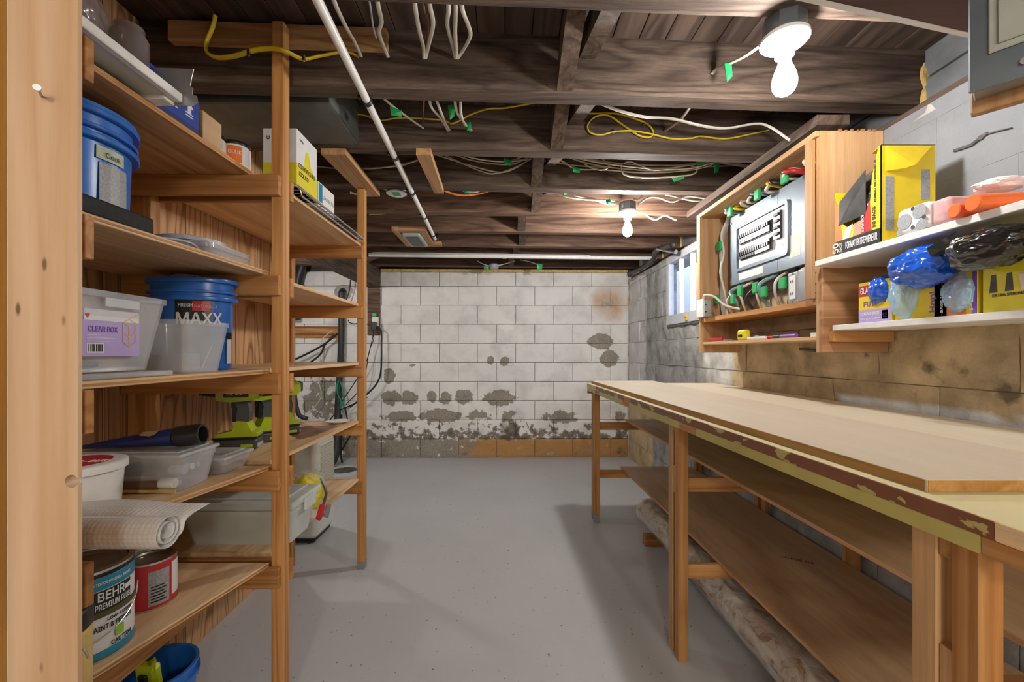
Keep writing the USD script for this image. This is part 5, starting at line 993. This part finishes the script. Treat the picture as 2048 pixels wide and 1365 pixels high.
# lowest level of the far bay
z = S[4]
t = thing('storage_box', 'long frosted plastic tote with a clip-on lid on the lowest shelf behind the middle post', 'storage box', (-.9, 1.5, z))
t.part('box', tub(-1.09, -.715, 1.395, 1.60, z, z + .122, .003, .022, .025, .004), 'frosted', 40); t.part('lid', rbox(-1.098, -.705, 1.387, 1.608, z + .1225, z + .150, .010), 'frosted'); t.part('lid_panel', rbox(-1.06, -.745, 1.42, 1.575, z + .150, z + .157, .004), 'frosted'); t.part('handle', rbox(-.7045, -.697, 1.46, 1.54, z + .10, z + .145, .003), 'frosted'); t.part('contents', crumple((-.92, 1.49, z + .055), (.14, .07, .04), .25, 1.6, 91, 3), 'tan_yellow', 60, label='blurred contents inside')
t = thing('snack_bag', 'crinkled yellow and clear plastic bag on the lowest shelf of the far bay', 'bag', (-.80, 1.72, z)); t.part('film', crumple((-.815, 1.72, z + .075), (.070, .055, .078), .28, 1.6, 93, 4), 'yellow_bright', 60); t.part('clear_top', crumple((-.825, 1.73, z + .135), (.075, .05, .03), .35, 2.0, 94, 4), 'plastic_film', 60); t.part('dark_seam', tube([(-.742, 1.70, z + .03), (-.735, 1.71, z + .08), (-.76, 1.72, z + .135)], .006, 6), 'steel_dark')
t = thing('paper_roll', 'narrow roll of cream paper on the lowest shelf beside the yellow bag', 'paper roll', (-.76, 1.65, z)); t.part('paper', lathe([(.010, 0), (.018, 0), (.018, .115), (.010, .115), (.010, 0)], (0, 0, 0), 28).apply_transform(trimesh.transformations.rotation_matrix(math.pi / 2, (0, 1, 0))).apply_translation((-.83, 1.635, z + .019)), 'paper', 40); t.part('core', lathe([(.007, 0), (.0098, 0), (.0098, .116), (.007, .116), (.007, 0)], (0, 0, 0), 24).apply_transform(trimesh.transformations.rotation_matrix(math.pi / 2, (0, 1, 0))).apply_translation((-.83, 1.635, z + .019)), 'cardboard', 40)
t = thing('scraper', 'red handled scraper leaning on the end of the frosted tote', 'scraper', (-.70, 1.62, z)); t.part('handle', beam((-.725, 1.617, z + .004), (-.708, 1.622, z + .062), .022, .014, (0, 1, 0), .004), 'red'); t.part('blade', beam((-.70, 1.628, z + .01), (-.690, 1.634, z + .06), .020, .003, (0, 1, 0), .001), 'steel')

# ------------------------------------------------------------------ behind the shelving: dehumidifier, sump, pipe, cords
t = thing('dehumidifier', 'cream dehumidifier with a louvred grille on the floor behind the shelving', 'dehumidifier', (-1.24, 2.57, 0)); x0, x1, y0, y1 = -1.40, -1.105, 2.44, 2.71; hh = .64
t.part('body', rbox(x0, x1, y0, y1, .025, hh, .035, 12), 'appliance', 40); t.part('base', rbox(x0 + .02, x1 - .02, y0 + .02, y1 - .02, 0, .05, .01), 'black_plastic')
gr = t.part('grille', box(x1 - .002, x1 + .003, y0 + .045, y1 - .03, .24, .575, .002), 'appliance')
for k in range(19): gr.part('slat', box(x1 + .003, x1 + .009, y0 + .05, y1 - .035, .25 + k * .0168, .2595 + k * .0168, .001), 'appliance_slat')
t.part('vent_knob', cat([lathe([(0, 0), (.035, 0), (.038, .006), (.038, .012), (.028, .014), (.024, .008), (0, .008)], (0, 0, 0), 28).apply_transform(trimesh.transformations.rotation_matrix(math.pi / 2, (1, 0, 0))).apply_translation((-1.26, y0, .50))]), 'appliance', 40); t.part('handle', box(x1 - .0, x1 + .006, y0 + .11, y0 + .17, .605, .612, .001), 'gray_plastic')
c = P(688, 943, 3.95); c[2] = 0; t = thing('sump_pit', 'round sump opening in the floor with a rough rim near the back wall', 'sump', c)
t.part('rim', lathe([(.12, 0), (.175, 0), (.170, .012), (.135, .018), (.12, 0)], c, 40), 'floor_paint', 60); t.part('gravel', crumple((c[0], c[1], .004), (.122, .122, .010), .4, 6, 5, 4), 'rubble', 60)
bwl = BW - .012
t = thing('drain_pipe', 'black drain pipe coming out of the back wall and running down to the sump', 'pipe', (-1.73, bwl - .06, 0)); xp = P(683, 600, bwl - .06)[0]
t.part('pipe', tube([(xp, bwl + .03, 1.765), (xp, bwl - .03, 1.765), (xp, bwl - .052, 1.74), (xp, bwl - .06, 1.70), (xp - .004, bwl - .06, 1.2), (xp - .03, bwl - .08, .55), (xp + .02, bwl - .25, .1), (xp + .02, 4.0, .02)], .032, 14), 'pipe_black', True); t.part('collar', lathe([(.033, 0), (.041, 0), (.041, .06), (.033, .06), (.033, 0)], (xp, bwl - .06, 1.60), 20), 'pipe_black', 40); t.part('foam_patch', crumple((xp, bwl - .006, 1.77), (.10, .012, .085), .4, 2, 3, 3), 'concrete', 60)
single('drain_pipe', tube([P(608, 512, 4.38), P(604, 535, 4.38), P(596, 566, 4.38), P(592, 640, 4.38)], .045, 12), 'pipe_black', 'leaning black waste pipe at the top left of the back wall', 'pipe', smooth=True)
t = thing('pipe_batten', 'narrow wooden batten carrying copper pipes across the back wall at the left', 'batten', (-2.0, bwl, 1.3)); a, b = P(560, 662, bwl), P(679, 661, bwl); t.part('timber', box(a[0], b[0], bwl - .02, bwl + .006, 1.325, 1.372, .003), 'fir_x'); t.part('timber', box(a[0], b[0], bwl - .018, bwl + .006, 1.268, 1.300, .003), 'fir_x')
for zz in (1.312, 1.385): t.part('copper_pipe', cyl((a[0], bwl - .03, zz), (b[0] + .01, bwl - .03, zz), .0085, 10), 'copper', True)
t = thing('outlet_board', 'dark wooden board on the back wall with an outlet and a plugged-in black cord', 'board', (-1.4, bwl, 1.3)); a, b = P(736, 600, bwl), P(761, 600, bwl); t.part('board', box(a[0], b[0], bwl - .022, bwl + .008, 1.30, 1.795, .003), 'joist_red')
a = P(752, 643, bwl - .03); t.part('outlet_box', rbox(a[0] - .032, a[0] + .032, bwl - .065, bwl - .023, a[2] - .055, a[2] + .045, .004), 'white_plastic'); t.part('plug', rbox(a[0] - .028, a[0] + .022, bwl - .115, bwl - .066, a[2] - .10, a[2] - .01, .008), 'black_plastic'); t.part('tape_tag', box(a[0] - .035, a[0] + .01, bwl - .05, bwl - .04, a[2] + .05, a[2] + .085), 'tape_green')
def cord(pts, r, mat, label, name='cord', catg='cord', group=None, flat=1.0, tags=(), straps=(), sides=8):
    p = [P(*q) for q in pts]; t = thing(name, label, catg, p[0], group); t.part('sheath', tube(p, r, sides, 6, flat), mat, True)
    for q in tags: tape(t, q)
    for q in straps: staple(t, q)
    return t
def tape(t, q):                                      # flag of green tape folded round a cable: (px, py, d, half width, drop)
    c = P(*q[:3]); w, dz = (q[3:] + (.016, .03))[:2] if len(q) > 3 else (.016, .03); an = R.uniform(-.5, .5)
    m = hull([(-w, -.003, .008), (w, -.003, .008), (-w * .6, .002, -dz), (w * 1.1, .002, -dz * .7), (-w, .004, .008), (w, .004, .008), (0, -.004, -dz * .5)]); m.apply_transform(trimesh.transformations.rotation_matrix(an, (0, .3, 1))); m.apply_translation(c); t.part('tape_tag', m, 'tape_green', label='green tape tag')
def staple(t, q): c = P(*q); t.part('staple', cat([box(c[0] - .004, c[0] + .004, c[1] - .006, c[1] + .002, c[2] - .010, c[2] + .010, .001)]), 'tin')
D = bwl - .09
cord([(752, 655, D), (762, 662, D), (763, 690, D), (762, 740, D), (755, 765, D), (735, 788, D), (700, 815, D)], .009, 'cord_black', 'thick black cord looping down from the outlet on the back wall')
cord([(748, 660, D), (742, 690, D), (730, 730, D), (700, 780, D), (672, 820, D)], .005, 'cord_black', 'thin black cord hanging from the outlet towards the drain pipe')
cord([(745, 660, D), (747, 680, D), (738, 705, D), (725, 770, D), (690, 812, D)], .004, 'cord_black', 'second thin black cord hanging beside the outlet board')
cord([(585, 722, D), (620, 705, D), (650, 688, D), (675, 668, D)], .010, 'cord_black', 'black hose rising from the left to the copper pipes')
cord([(612, 732, D), (640, 710, D), (650, 690, D), (668, 672, D)], .010, 'cord_black', 'black hose below the first one, rising to the copper pipes')
cord([(664, 662, D), (648, 675, D), (640, 690, D), (640, 720, D), (637, 760, D), (642, 795, D), (618, 828, D)], .005, 'nm_white', 'pale thin cable wandering down the back wall at the left')
cord([(696, 640, D), (700, 646, D), (712, 648, D), (730, 640, D)], .005, 'cord_black', 'short black cord curving beside the drain pipe')
cord([(701, 560, D), (699, 580, D), (693, 600, D)], .006, 'cord_black', 'black cord dropping beside the pipe elbow')
cord([(588, 770, D - .3), (590, 800, D - .3), (598, 830, D - .3), (614, 838, D - .3)], .022, 'pipe_black', 'thick black hose at the left edge of the alcove')
cord([(683, 830, D), (683, 870, D), (681, 905, D), (684, 925, D - .2)], .010, 'cord_black', 'black cord running down into the sump')
cord([(690, 815, D), (696, 845, D), (700, 870, D), (690, 890, D), (684, 900, D)], .008, 'cord_black', 'black cord bowing out beside the sump cord')
cord([(735, 795, D), (700, 812, D), (678, 822, D), (660, 840, D), (648, 862, D)], .006, 'cord_black', 'black cord spreading left from the green rope')
cord([(678, 762, D), (674, 772, D), (676, 790, D), (682, 805, D), (680, 818, D), (688, 800, D), (684, 775, D), (680, 764, D)], .008, 'rope_green', 'green cord tied in a loop round the drain pipe', 'rope', 'rope')
cord([(598, 1062, 2.55), (610, 1072, 2.50), (618, 1085, 2.46), (614, 1096, 2.44), (585, 1098, 2.40)], .005, 'cord_black', 'black power cord trailing on the floor in front of the dehumidifier')

# ------------------------------------------------------------------ overhead: conduit, boards, boxes
def face(i, px, py, off=.006): d = JY(i) / (1 - JK * (px - VX) / F) - off; return (px, py, d)
t = thing('conduit', 'long white conduit strapped under the joists, running back along the left of the aisle', 'conduit', (-.5, 2.0, JB)); cz = JB - .016
c0, c1 = PZ(598, -75, cz), PZ(870, 478, cz); t.part('pipe', cyl(c0, c1, .0128, 18), 'white_paint', True); t.part('end_elbow', tube([c1, c1 + (.004, .03, .002), c1 + (.008, .05, .02), c1 + (.008, .055, .06)], .0135, 12), 'pipe_black', True)
for i in range(2, 8):
    yy = JY(i) + .03; s_ = (yy - c0[1]) / (c1[1] - c0[1])
    if 0 < s_ < 1: q = c0 + s_ * (c1 - c0); t.part('strap', cat([cyl(q - (0, .009, 0), q + (0, .009, 0), .0165, 16), box(q[0] - .032, q[0] - .012, q[1] - .008, q[1] + .008, q[2] + .008, q[2] + .0155, .001)]), 'black_plastic')
for i in (3.6,): pass
t = thing('conduit', 'white conduit running crosswise just in front of the back wall', 'conduit', (0, 3.74, JB)); a, b = P(738, 510, 3.74), P(1312, 517, 3.80); t.part('pipe', cyl(a, b, .017, 14), 'white_paint', True); t.part('coupling', cyl(a + (b - a) * .46, a + (b - a) * .475, .021, 14), 'white_paint')
t = thing('conduit', 'thinner white pipe crossing beside the long crosswise conduit', 'conduit', (0, 3.8, JB)); t.part('pipe', cyl(P(745, 506, 3.80), P(1180, 512, 3.84), .009, 12), 'white_plastic', True)
t = thing('conduit', 'black conduit following the top of the right wall to the back corner', 'conduit', (1.25, 3.6, JB)); t.part('pipe', tube([P(1345, 490, 3.0), P(1322, 497, 3.2), P(1310, 505, 3.35), P(1306, 520, 3.5), P(1285, 535, 3.9), P(1258, 547, 4.38)], .020, 12), 'pipe_black', True); t.part('connector', cyl(P(1315, 497, 3.22), P(1352, 504, 3.05), .016, 12), 'tin')
single('ladder_brace', slab([(-1.07, 1.327), (-.388, 1.361), (-.388, 1.383), (-1.07, 1.349)], CH + .985, CH + 1.052, .003), 'pine_x', 'pale wooden rail nailed across the tops of the shelving posts under the joists', 'rail')
single('duct', box(-1.32, -.632, 1.495, 1.80, JB + .006, JB + .185, .004), 'duct', 'dull grey sheet metal duct between the joists above the shelving', 'duct')
def plankz(px, a, b, w, z0, z1): return slab([PZ(*q, (z0 + z1) / 2)[:2] for q in ((px[0], a), (px[1], a), (px[3], b), (px[2], b))], z0, z1, .002)
single('ceiling_block', slab([(-.795, 1.80), (-.690, 1.80), (-.690, 2.29), (-.778, 2.29)], JB - .032, JB - .003, .002), 'pine_y', 'broad pine offcut nailed under the joists beside the far shelving post', 'plank')
single('ceiling_block', slab([(-.388, 1.80), (-.325, 1.80), (-.335, 2.24), (-.385, 2.24)], JB - .034, JB - .003, .002), 'pine_y', 'narrow pine offcut nailed under the joists right of the conduit', 'plank')
t = thing('vent_frame', 'small square vent in a pine frame fixed under the joists', 'vent', (-.68, 3.15, JB - .05)); a0, a1, b0, b1 = -.80, -.565, 2.92, 3.36; zt = JB - .004
t.part('frame_board', box(a0, a0 + .045, b0, b1, zt - .03, zt), 'pine_y'); t.part('frame_board', box(a1 - .045, a1, b0 + .05, b1 - .06, zt - .03, zt), 'pine_y'); t.part('frame_board', box(a0 + .046, a1 + .005, b0, b0 + .045, zt - .03, zt), 'pine_x'); t.part('frame_board', box(a0 + .10, a1 + .05, b1 - .045, b1, zt - .03, zt), 'pine_x')
t.part('vent_box', tub(a0 + .055, a1 - .05, b0 + .06, b1 - .06, zt - .05, zt - .012, .004, .004, .01), 'switch_gray', 40); t.part('screen', box(a0 + .075, a1 - .07, b0 + .09, b1 - .09, zt - .053, zt - .0505, 0), 'dark_gray')
c = P(793, 385, 2.31); c[2] = JB - .006; t = thing('junction_box', 'round steel junction box with green tape on its cover, under the joists', 'junction box', c); t.part('box', cyl(c, c + (0, 0, .045), .05, 24, b=.003), 'steel'); t.part('cover', lathe([(0, -.004), (.052, -.004), (.056, -.001), (.056, .003), (0, .003)], c, 32), 'tin', 40); t.part('tape_tag', box(c[0] - .02, c[0] + .02, c[1] - .028, c[1] + .028, c[2] - .0052, c[2] - .0042, 0), 'tape_green', label='green tape')
c = P(988, 533, 4.1); t = thing('junction_box', 'small pale junction box high up in front of the back wall', 'junction box', c); t.part('box', cyl(c + (0, 0, -.02), c + (0, 0, .02), .045, 20, b=.003), 'gray_plastic')
for (px, py, d, m_, lab) in ((700, 284, 1.79, 'fir_x', 'fresh orange saw cut'), ):
    pass

# cables. Flat household cable is oval: flat < 1 squeezes it
J2 = lambda px, py, o=.006: face(2, px, py, o)
G1 = 'white cables looping from the first to the second joist'
loops = [[(662, -20, 1.07), (672, 12, 1.11), (694, 58, 1.22), (708, 82, 1.32), J2(722, 113)], [(752, -12, 1.08), (757, 15, 1.12), (763, 44, 1.2), (758, 64, 1.26), (766, 90, 1.34), J2(776, 114)],
         [(829, -5, 1.08), (831, 18, 1.12), (838, 60, 1.22), (847, 95, 1.35), J2(848, 117)], [(857, -5, 1.08), (861, 18, 1.12), (866, 50, 1.2), (856, 95, 1.35), J2(851, 116)],
         [(896, 0, 1.08), (897, 22, 1.12), (895, 52, 1.22), (906, 95, 1.36), J2(911, 117)], [(911, 0, 1.08), (912, 22, 1.12), (910, 60, 1.24), (912, 98, 1.36), J2(913, 117)], [(922, 0, 1.08), (926, 24, 1.12), (938, 55, 1.22), (940, 74, 1.28), (926, 101, 1.37), J2(915, 117)]]
LB = ['white cable curving down beside the conduit between the first two joists', 'kinked white cable next right of the one beside the conduit', 'left white cable of the narrow pair into the second joist', 'right white cable of the narrow pair into the second joist', 'leftmost white cable of the three into the second joist', 'straight middle white cable of the three into the second joist', 'bulging rightmost white cable of the three into the second joist']
for k, p in enumerate(loops): cord(p, .0062, 'nm_white', LB[k], 'cable', 'cable', flat=.6)
cord([(737, -5, 1.08), (741, 15, 1.12), (746, 52, 1.2), (752, 75, 1.26)], .0028, 'gray_plastic', 'thin grey wire end hanging between the first two joists', 'cable', 'cable')
cord([(846, -5, 1.09), (849, 20, 1.13), (857, 45, 1.22), (853, 90, 1.35), J2(851, 112)], .003, 'copper', 'brown wire inside the narrow pair of white cables', 'cable', 'cable')
J3 = lambda px, py, o=.006: face(3, px, py, o)
cord([(758, 188, 1.52), (785, 212, 1.58), (820, 238, 1.70), J3(847, 257)], .0055, 'nm_white', 'white cable with a green tag sloping into the third joist', 'cable', 'cable', flat=.6, tags=[(791, 222, 1.57, .022, .02)])
cord([(858, 192, 1.52), (863, 215, 1.57), (882, 238, 1.68), J3(896, 262)], .0055, 'nm_white', 'left white cable of the pair entering the third joist', 'cable', 'cable', flat=.6)
cord([(870, 192, 1.52), (880, 220, 1.58), (890, 244, 1.70), J3(899, 261)], .0055, 'nm_white', 'right white cable of the pair entering the third joist', 'cable', 'cable', flat=.6)
cord([(909, 195, 1.52), (914, 225, 1.60), (928, 245, 1.70), J3(940, 262)], .0055, 'nm_white', 'white cable wrapped with green tape entering the third joist', 'cable', 'cable', flat=.6, tags=[(902, 215, 1.58, .012, .045), (936, 250, 1.74, .012, .025)])
cord([(921, 195, 1.52), (922, 228, 1.60), (930, 250, 1.72), J3(943, 261)], .0055, 'nm_white', 'white cable just right of the green taped one', 'cable', 'cable', flat=.6)
cord([(848, 198, 1.52), (847, 225, 1.62), J3(846, 247)], .003, 'copper', 'thin brown wire dropping in front of the third joist', 'cable', 'cable')
# yellow runs
cord([(431, 30, 1.285), (425, 55, 1.295), (413, 84, 1.30), (414, 104, 1.30), (434, 115, 1.30), (470, 112, 1.295), (510, 100, 1.285), (545, 97, 1.28), (572, 103, 1.282), (606, 118, 1.32), (640, 112, 1.36), (690, 104, 1.375), J2(717, 113)], .0085, 'nm_yellow', 'thick yellow cable hooked up at the left and clipped along the second joist', 'cable', 'cable', flat=.6, straps=[(608, 117, 1.315), (498, 106, 1.28)])
cord([(668, 188, 1.52), (655, 204, 1.56), (662, 218, 1.62), J3(690, 225, .03), J3(730, 231, .01), J3(760, 241, .01), J3(800, 236, .01), J3(880, 240, .012), J3(906, 247, .02), (940, 230, 1.77), (975, 218, 1.73), (1010, 216, 1.71), (1050, 209, 1.66), (1090, 202, 1.60)], .0062, 'nm_yellow', 'yellow cable wavering along the third joist left of the bridging', 'cable', 'cable', flat=.6, straps=[J3(695, 226, .024), J3(760, 241, .008)])
cord([J3(1141, 220, .02), J3(1180, 227, .012), J3(1235, 228, .012), J3(1290, 246, .012), J3(1306, 264, .012), J3(1299, 275, .012), J3(1277, 271, .012), J3(1245, 250, .012), J3(1216, 231, .018), J3(1190, 234, .012), J3(1175, 251, .012), J3(1181, 266, .012), J3(1203, 270, .012), J3(1228, 264, .012), J3(1262, 262, .02), J3(1300, 268, .014), J3(1345, 278, .010), J3(1382, 277, .01), J3(1402, 273, .01), J3(1450, 278, .01), J3(1500, 269, .01), J3(1537, 261, .01)], .0062, 'nm_yellow', 'yellow cable tied in a loop on the third joist under the near lamp', 'cable', 'cable', flat=.6, straps=[J3(1226, 264, .008), J3(1400, 273, .006), J3(1287, 247, .008)])
cord([face(6, 738, 430), face(6, 775, 427), face(6, 795, 423), face(6, 830, 427), face(6, 880, 427), face(6, 930, 426), face(6, 977, 425)], .0075, 'nm_yellow', 'yellow cable run far back along the sixth joist', 'cable', 'cable', flat=.6)
cord([(1195, 204, 1.56), (1240, 222, 1.60), (1290, 234, 1.64), (1345, 238, 1.68), (1400, 251, 1.70), (1450, 257, 1.72), (1510, 248, 1.72), (1540, 254, 1.70), (1580, 281, 1.66)], .0075, 'nm_white', 'thick white cable sagging to the panel cabinet under the near lamp', 'cable', 'cable', flat=.6)
cord([(1382, 212, 1.58), (1360, 240, 1.7), J3(1330, 262)], .006, 'nm_beige', 'short beige cable slanting into the third joist', 'cable', 'cable')
cord([J2(1425, 148, .0), J2(1434, 138, .02), (1460, 127, 1.36), (1490, 112, 1.28), (1522, 90, 1.18)], .0072, 'nm_white', 'white cable with a green tag feeding the near lamp', 'cable', 'cable', flat=.6, tags=[(1456, 132, 1.36, .010, .05)])
# tangle between the third and fourth joists
J4 = lambda px, py, o=.012: face(4, px, py, o)
G2 = 'beige cables bundled between the third and fourth joists'
T4 = [[(870, 309), (940, 331), (1000, 345), (1035, 334), (1062, 316)], [(880, 306), (960, 342), (995, 347), (1040, 330), (1074, 309)], [(893, 304), (950, 322), (1020, 329), (1060, 313)], [(905, 304), (955, 318), (1015, 323), (1056, 308)], [(690, 334), (740, 337), (800, 331), (836, 320)], [(632, 333), (690, 338), (760, 336), (836, 322)],
      [(1084, 322), (1120, 321), (1152, 338), (1210, 340), (1300, 346), (1400, 337), (1455, 314)], [(1118, 308), (1180, 322), (1260, 334), (1350, 335), (1440, 318), (1470, 306)], [(1125, 311), (1190, 330), (1280, 340), (1370, 338), (1450, 320)], [(1132, 309), (1200, 326), (1300, 337), (1385, 336), (1466, 312)], [(1090, 318), (1140, 330), (1230, 336), (1330, 343), (1410, 334), (1500, 330)], [(1110, 310), (1170, 318), (1250, 328), (1340, 331), (1430, 326), (1520, 340)], [(1400, 312), (1440, 318), (1480, 328), (1530, 345)]]
for k, p in enumerate(T4): cord([J4(a, b, .03 + .022 * (k % 5)) for a, b in p], .0055, 'nm_beige' if k % 3 else 'nm_white', 'beige or white cable in the bundle between the third and fourth joists', 'cable', 'cable', G2, flat=.65)
cord([J4(1242, 330, .10), J4(1250, 350, .10), J4(1300, 356, .10), J4(1375, 351, .10), J4(1394, 341, .10), J4(1375, 331, .11), J4(1310, 340, .12), J4(1262, 324, .12), J4(1246, 328, .12)], .0058, 'nm_white', 'white cable coiled into a long loop in front of the fourth joist', 'cable', 'cable', flat=.65, tags=[J4(1355, 355, .09) + (.03, .02)])
cord([J4(1195, 318, .12), J4(1168, 316, .12), J4(1172, 330, .12), J4(1200, 340, .12), J4(1218, 333, .12), J4(1205, 318, .11)], .005, 'nm_beige', 'small round loop of beige cable near the bridging at the fourth joist', 'cable', 'cable', flat=.7, tags=[J4(1152, 338, .13) + (.022, .02)])
cord([J4(1410, 300, .1), J4(1430, 318, .1), J4(1460, 328, .1), J4(1500, 334, .08)], .0058, 'nm_white', 'white cable with a hanging green tag right of the bundle', 'cable', 'cable', tags=[J4(1433, 330, .12) + (.014, .045), J4(1400, 325, .12) + (.02, .02)])
for k in range(4): cord([J4(1430 + k * 9, 300 + k, .06), J4(1460 + k * 8, 316 - k * 2, .06), J4(1500 + k * 6, 320 - k * 3, .06), J4(1560, 318 - k * 3, .04)], .006, 'nm_blue', 'blue-grey cable in the group of four leaving the bundle at the right', 'cable', 'cable', 'blue-grey cables at the right of the bundle')
cord([J4(1010, 325, .1), J4(1030, 322, .1), J4(1062, 318, .1)], .005, 'nm_beige', 'short beige cable with a green tag left of the fourth-joist bridging', 'cable', 'cable', tags=[J4(1015, 323, .12) + (.022, .02)])
# between the fourth and fifth, fifth and sixth
cord([(882, 378, 2.42), (900, 386, 2.46), (925, 391, 2.5), (960, 387, 2.54), (1000, 374, 2.5)], .0065, 'nm_orange', 'orange cable bowing down behind the narrow pine offcut', 'cable', 'cable')
cord([(912, 371, 2.44), (928, 382, 2.48), (950, 384, 2.5), (985, 373, 2.5)], .006, 'nm_white', 'white cable with a green tag above the orange cable', 'cable', 'cable', tags=[(934, 379, 2.44, .022, .025)])
cord([(700, 385, 2.3), (720, 388, 2.32), (745, 372, 2.35), (775, 380, 2.33)], .0055, 'nm_white', 'white cable reaching the round junction box from the left', 'cable', 'cable')
cord([(812, 380, 2.33), (830, 378, 2.36), (845, 372, 2.4)], .007, 'nm_white', 'white cable leaving the round junction box towards the conduit', 'cable', 'cable')
cord([(1096, 376, 2.52), (1108, 383, 2.52), (1135, 394, 2.52), (1170, 399, 2.53), (1205, 401, 2.54), (1238, 403, 2.55)], .0065, 'nm_white', 'upper white cable feeding the far lamp from the left', 'cable', 'cable', tags=[(1130, 381, 2.5, .014, .03)])
cord([(1144, 376, 2.54), (1149, 390, 2.54), (1182, 397, 2.54), (1214, 408, 2.55), (1240, 407, 2.55)], .0065, 'nm_white', 'lower white cable feeding the far lamp from the left', 'cable', 'cable', tags=[(1216, 402, 2.52, .014, .02)])
cord([(1276, 409, 2.55), (1296, 396, 2.55), (1318, 396, 2.55), (1345, 404, 2.56), (1375, 393, 2.56), (1415, 398, 2.56)], .0065, 'nm_white', 'white cable wavering right from the far lamp', 'cable', 'cable')
cord([(1330, 389, 2.57), (1352, 394, 2.57), (1380, 401, 2.57), (1410, 404, 2.57)], .006, 'nm_white', 'second white cable to the right of the far lamp', 'cable', 'cable')
cord([(1268, 398, 2.56), (1282, 396, 2.57), (1284, 378, 2.58)], .006, 'nm_white', 'short white cable rising from the far lamp box', 'cable', 'cable')
cord([(1290, 430, 2.70), (1310, 440, 2.71), (1330, 432, 2.71), (1352, 441, 2.71)], .006, 'nm_white', 'untidy white cable just right of the far bulb', 'cable', 'cable')
cord([(955, 522, 4.1), (965, 528, 4.1), (985, 533, 4.08), (1010, 528, 4.1), (1030, 522, 4.1)], .005, 'nm_white', 'white cable through the small junction box by the back wall', 'cable', 'cable', tags=[(972, 535, 4.07, .025, .02)])
cord([(1040, 520, 4.1), (1060, 524, 4.1), (1080, 532, 4.1)], .005, 'nm_white', 'white cable with a green tag high in front of the back wall', 'cable', 'cable', tags=[(1079, 530, 4.07, .03, .05)])
# wiring round the breaker panel inside the cabinet
def wx(pts, r, mat, label, tags=(), group=None):
    p = [np.array(q) for q in pts]; t = thing('cable', label, 'cable', p[0], group); t.part('sheath', tube(p, r, 8, 6), mat, True)
    for q in tags:
        m = box(q[0] - .008, q[0] + .006, q[1] - .02, q[1] + .02, q[2] - .028, q[2] + .022, .004); t.part('tape_tag', m, 'tape_green', label='green tape tag')
ORD = ['nearest', 'second', 'third', 'fourth', 'fifth', 'sixth', 'seventh']; seen = {}
def nth(key): seen[key] = seen.get(key, -1) + 1; return ORD[seen[key]]
GP = 'white cables down the far side of the breaker panel'
for k in range(6):
    y = 2.262 + .009 * k; wx([(1.20 + .012 * (k % 3), y - .01, 1.86), (1.16 + .008 * k, y + .004, 1.76), (1.17, y + .01 * math.sin(k), 1.66), (1.15 + .006 * k, y - .006, 1.55), (1.18, y + .006, 1.43), (1.18, y - .02, 1.315)], .0065, 'nm_white', f'white cable down the far side of the breaker panel, {nth(1)} from the panel edge', [(1.155, y, 1.70)] if k == 2 else [(1.15, y, 1.41)] if k == 4 else (), GP)
GT = 'cables dropping in above the breaker panel'
cm = ['nm_white', 'nm_yellow', 'nm_beige', 'nm_white', 'red', 'nm_white', 'cord_black', 'nm_yellow', 'nm_white', 'nm_blue', 'cord_black', 'nm_white', 'nm_beige', 'nm_yellow', 'nm_blue', 'nm_white']
for k in range(16):
    y = 1.50 + .047 * k; wx([(1.22, y + R.uniform(-.02, .02), 1.865), (1.19 + R.uniform(-.03, .01), y + R.uniform(-.03, .03), 1.85), (1.20, y + R.uniform(-.02, .02), 1.80)] if y < 1.62 else [(1.24, y, 1.862), (1.16 + R.uniform(-.02, .02), y + R.uniform(-.05, .05), 1.862), (1.15 + R.uniform(-.01, .02), y + R.uniform(-.02, .02), 1.845), (1.215, y, 1.838)], .0065 if k % 2 else .0085, cm[k], f'short {"white beige yellow black red blue-grey".split()[["nm_white","nm_beige","nm_yellow","cord_black","red","nm_blue"].index(cm[k])]} cable entering the top of the breaker panel, {nth(cm[k])} of its colour', [(1.15, y, 1.845)] if k in (5, 9, 14) else (), f'{cm[k]} cables over the panel'.replace('nm_', '').replace('cord_', ''))
for k in range(9):
    y = 1.69 + .064 * k; wx([(1.215, y, 1.468), (1.17 + R.uniform(-.02, .02), y + R.uniform(-.03, .03), 1.43), (1.16, y + R.uniform(-.04, .04), 1.38), (1.20, y + .03, 1.325)], .008 if k % 2 else .006, ['nm_white', 'cord_black', 'nm_white', 'nm_blue'][k % 4], f'short {["white", "black", "white", "blue-grey"][k % 4]} cable leaving the bottom of the breaker panel, {nth(-[9, 8, 9, 7][k % 4])} of its colour', [(1.155, y, 1.39 + R.uniform(0, .04))] if k in (1, 3, 4, 6, 7) else (), ['white', 'black', 'white', 'blue-grey'][k % 4] + ' cables under the panel')
wx([(1.06, 2.262, 1.402), (1.06, 2.245, 1.425), (1.09, 2.20, 1.41), (1.12, 2.15, 1.36), (1.16, 2.09, 1.335)], .006, 'nm_white', 'white cable arching from the far outlet into the panel cabinet')
# marks on the floor and walls that have a shape of their own
single('pencil', cyl(PX(1600, 699, RX - .006), PX(1640, 702, RX - .006), .006, 10), 'rubble', 'dark stub lying in the joint of the brown blocks under the panel cabinet', 'stub')
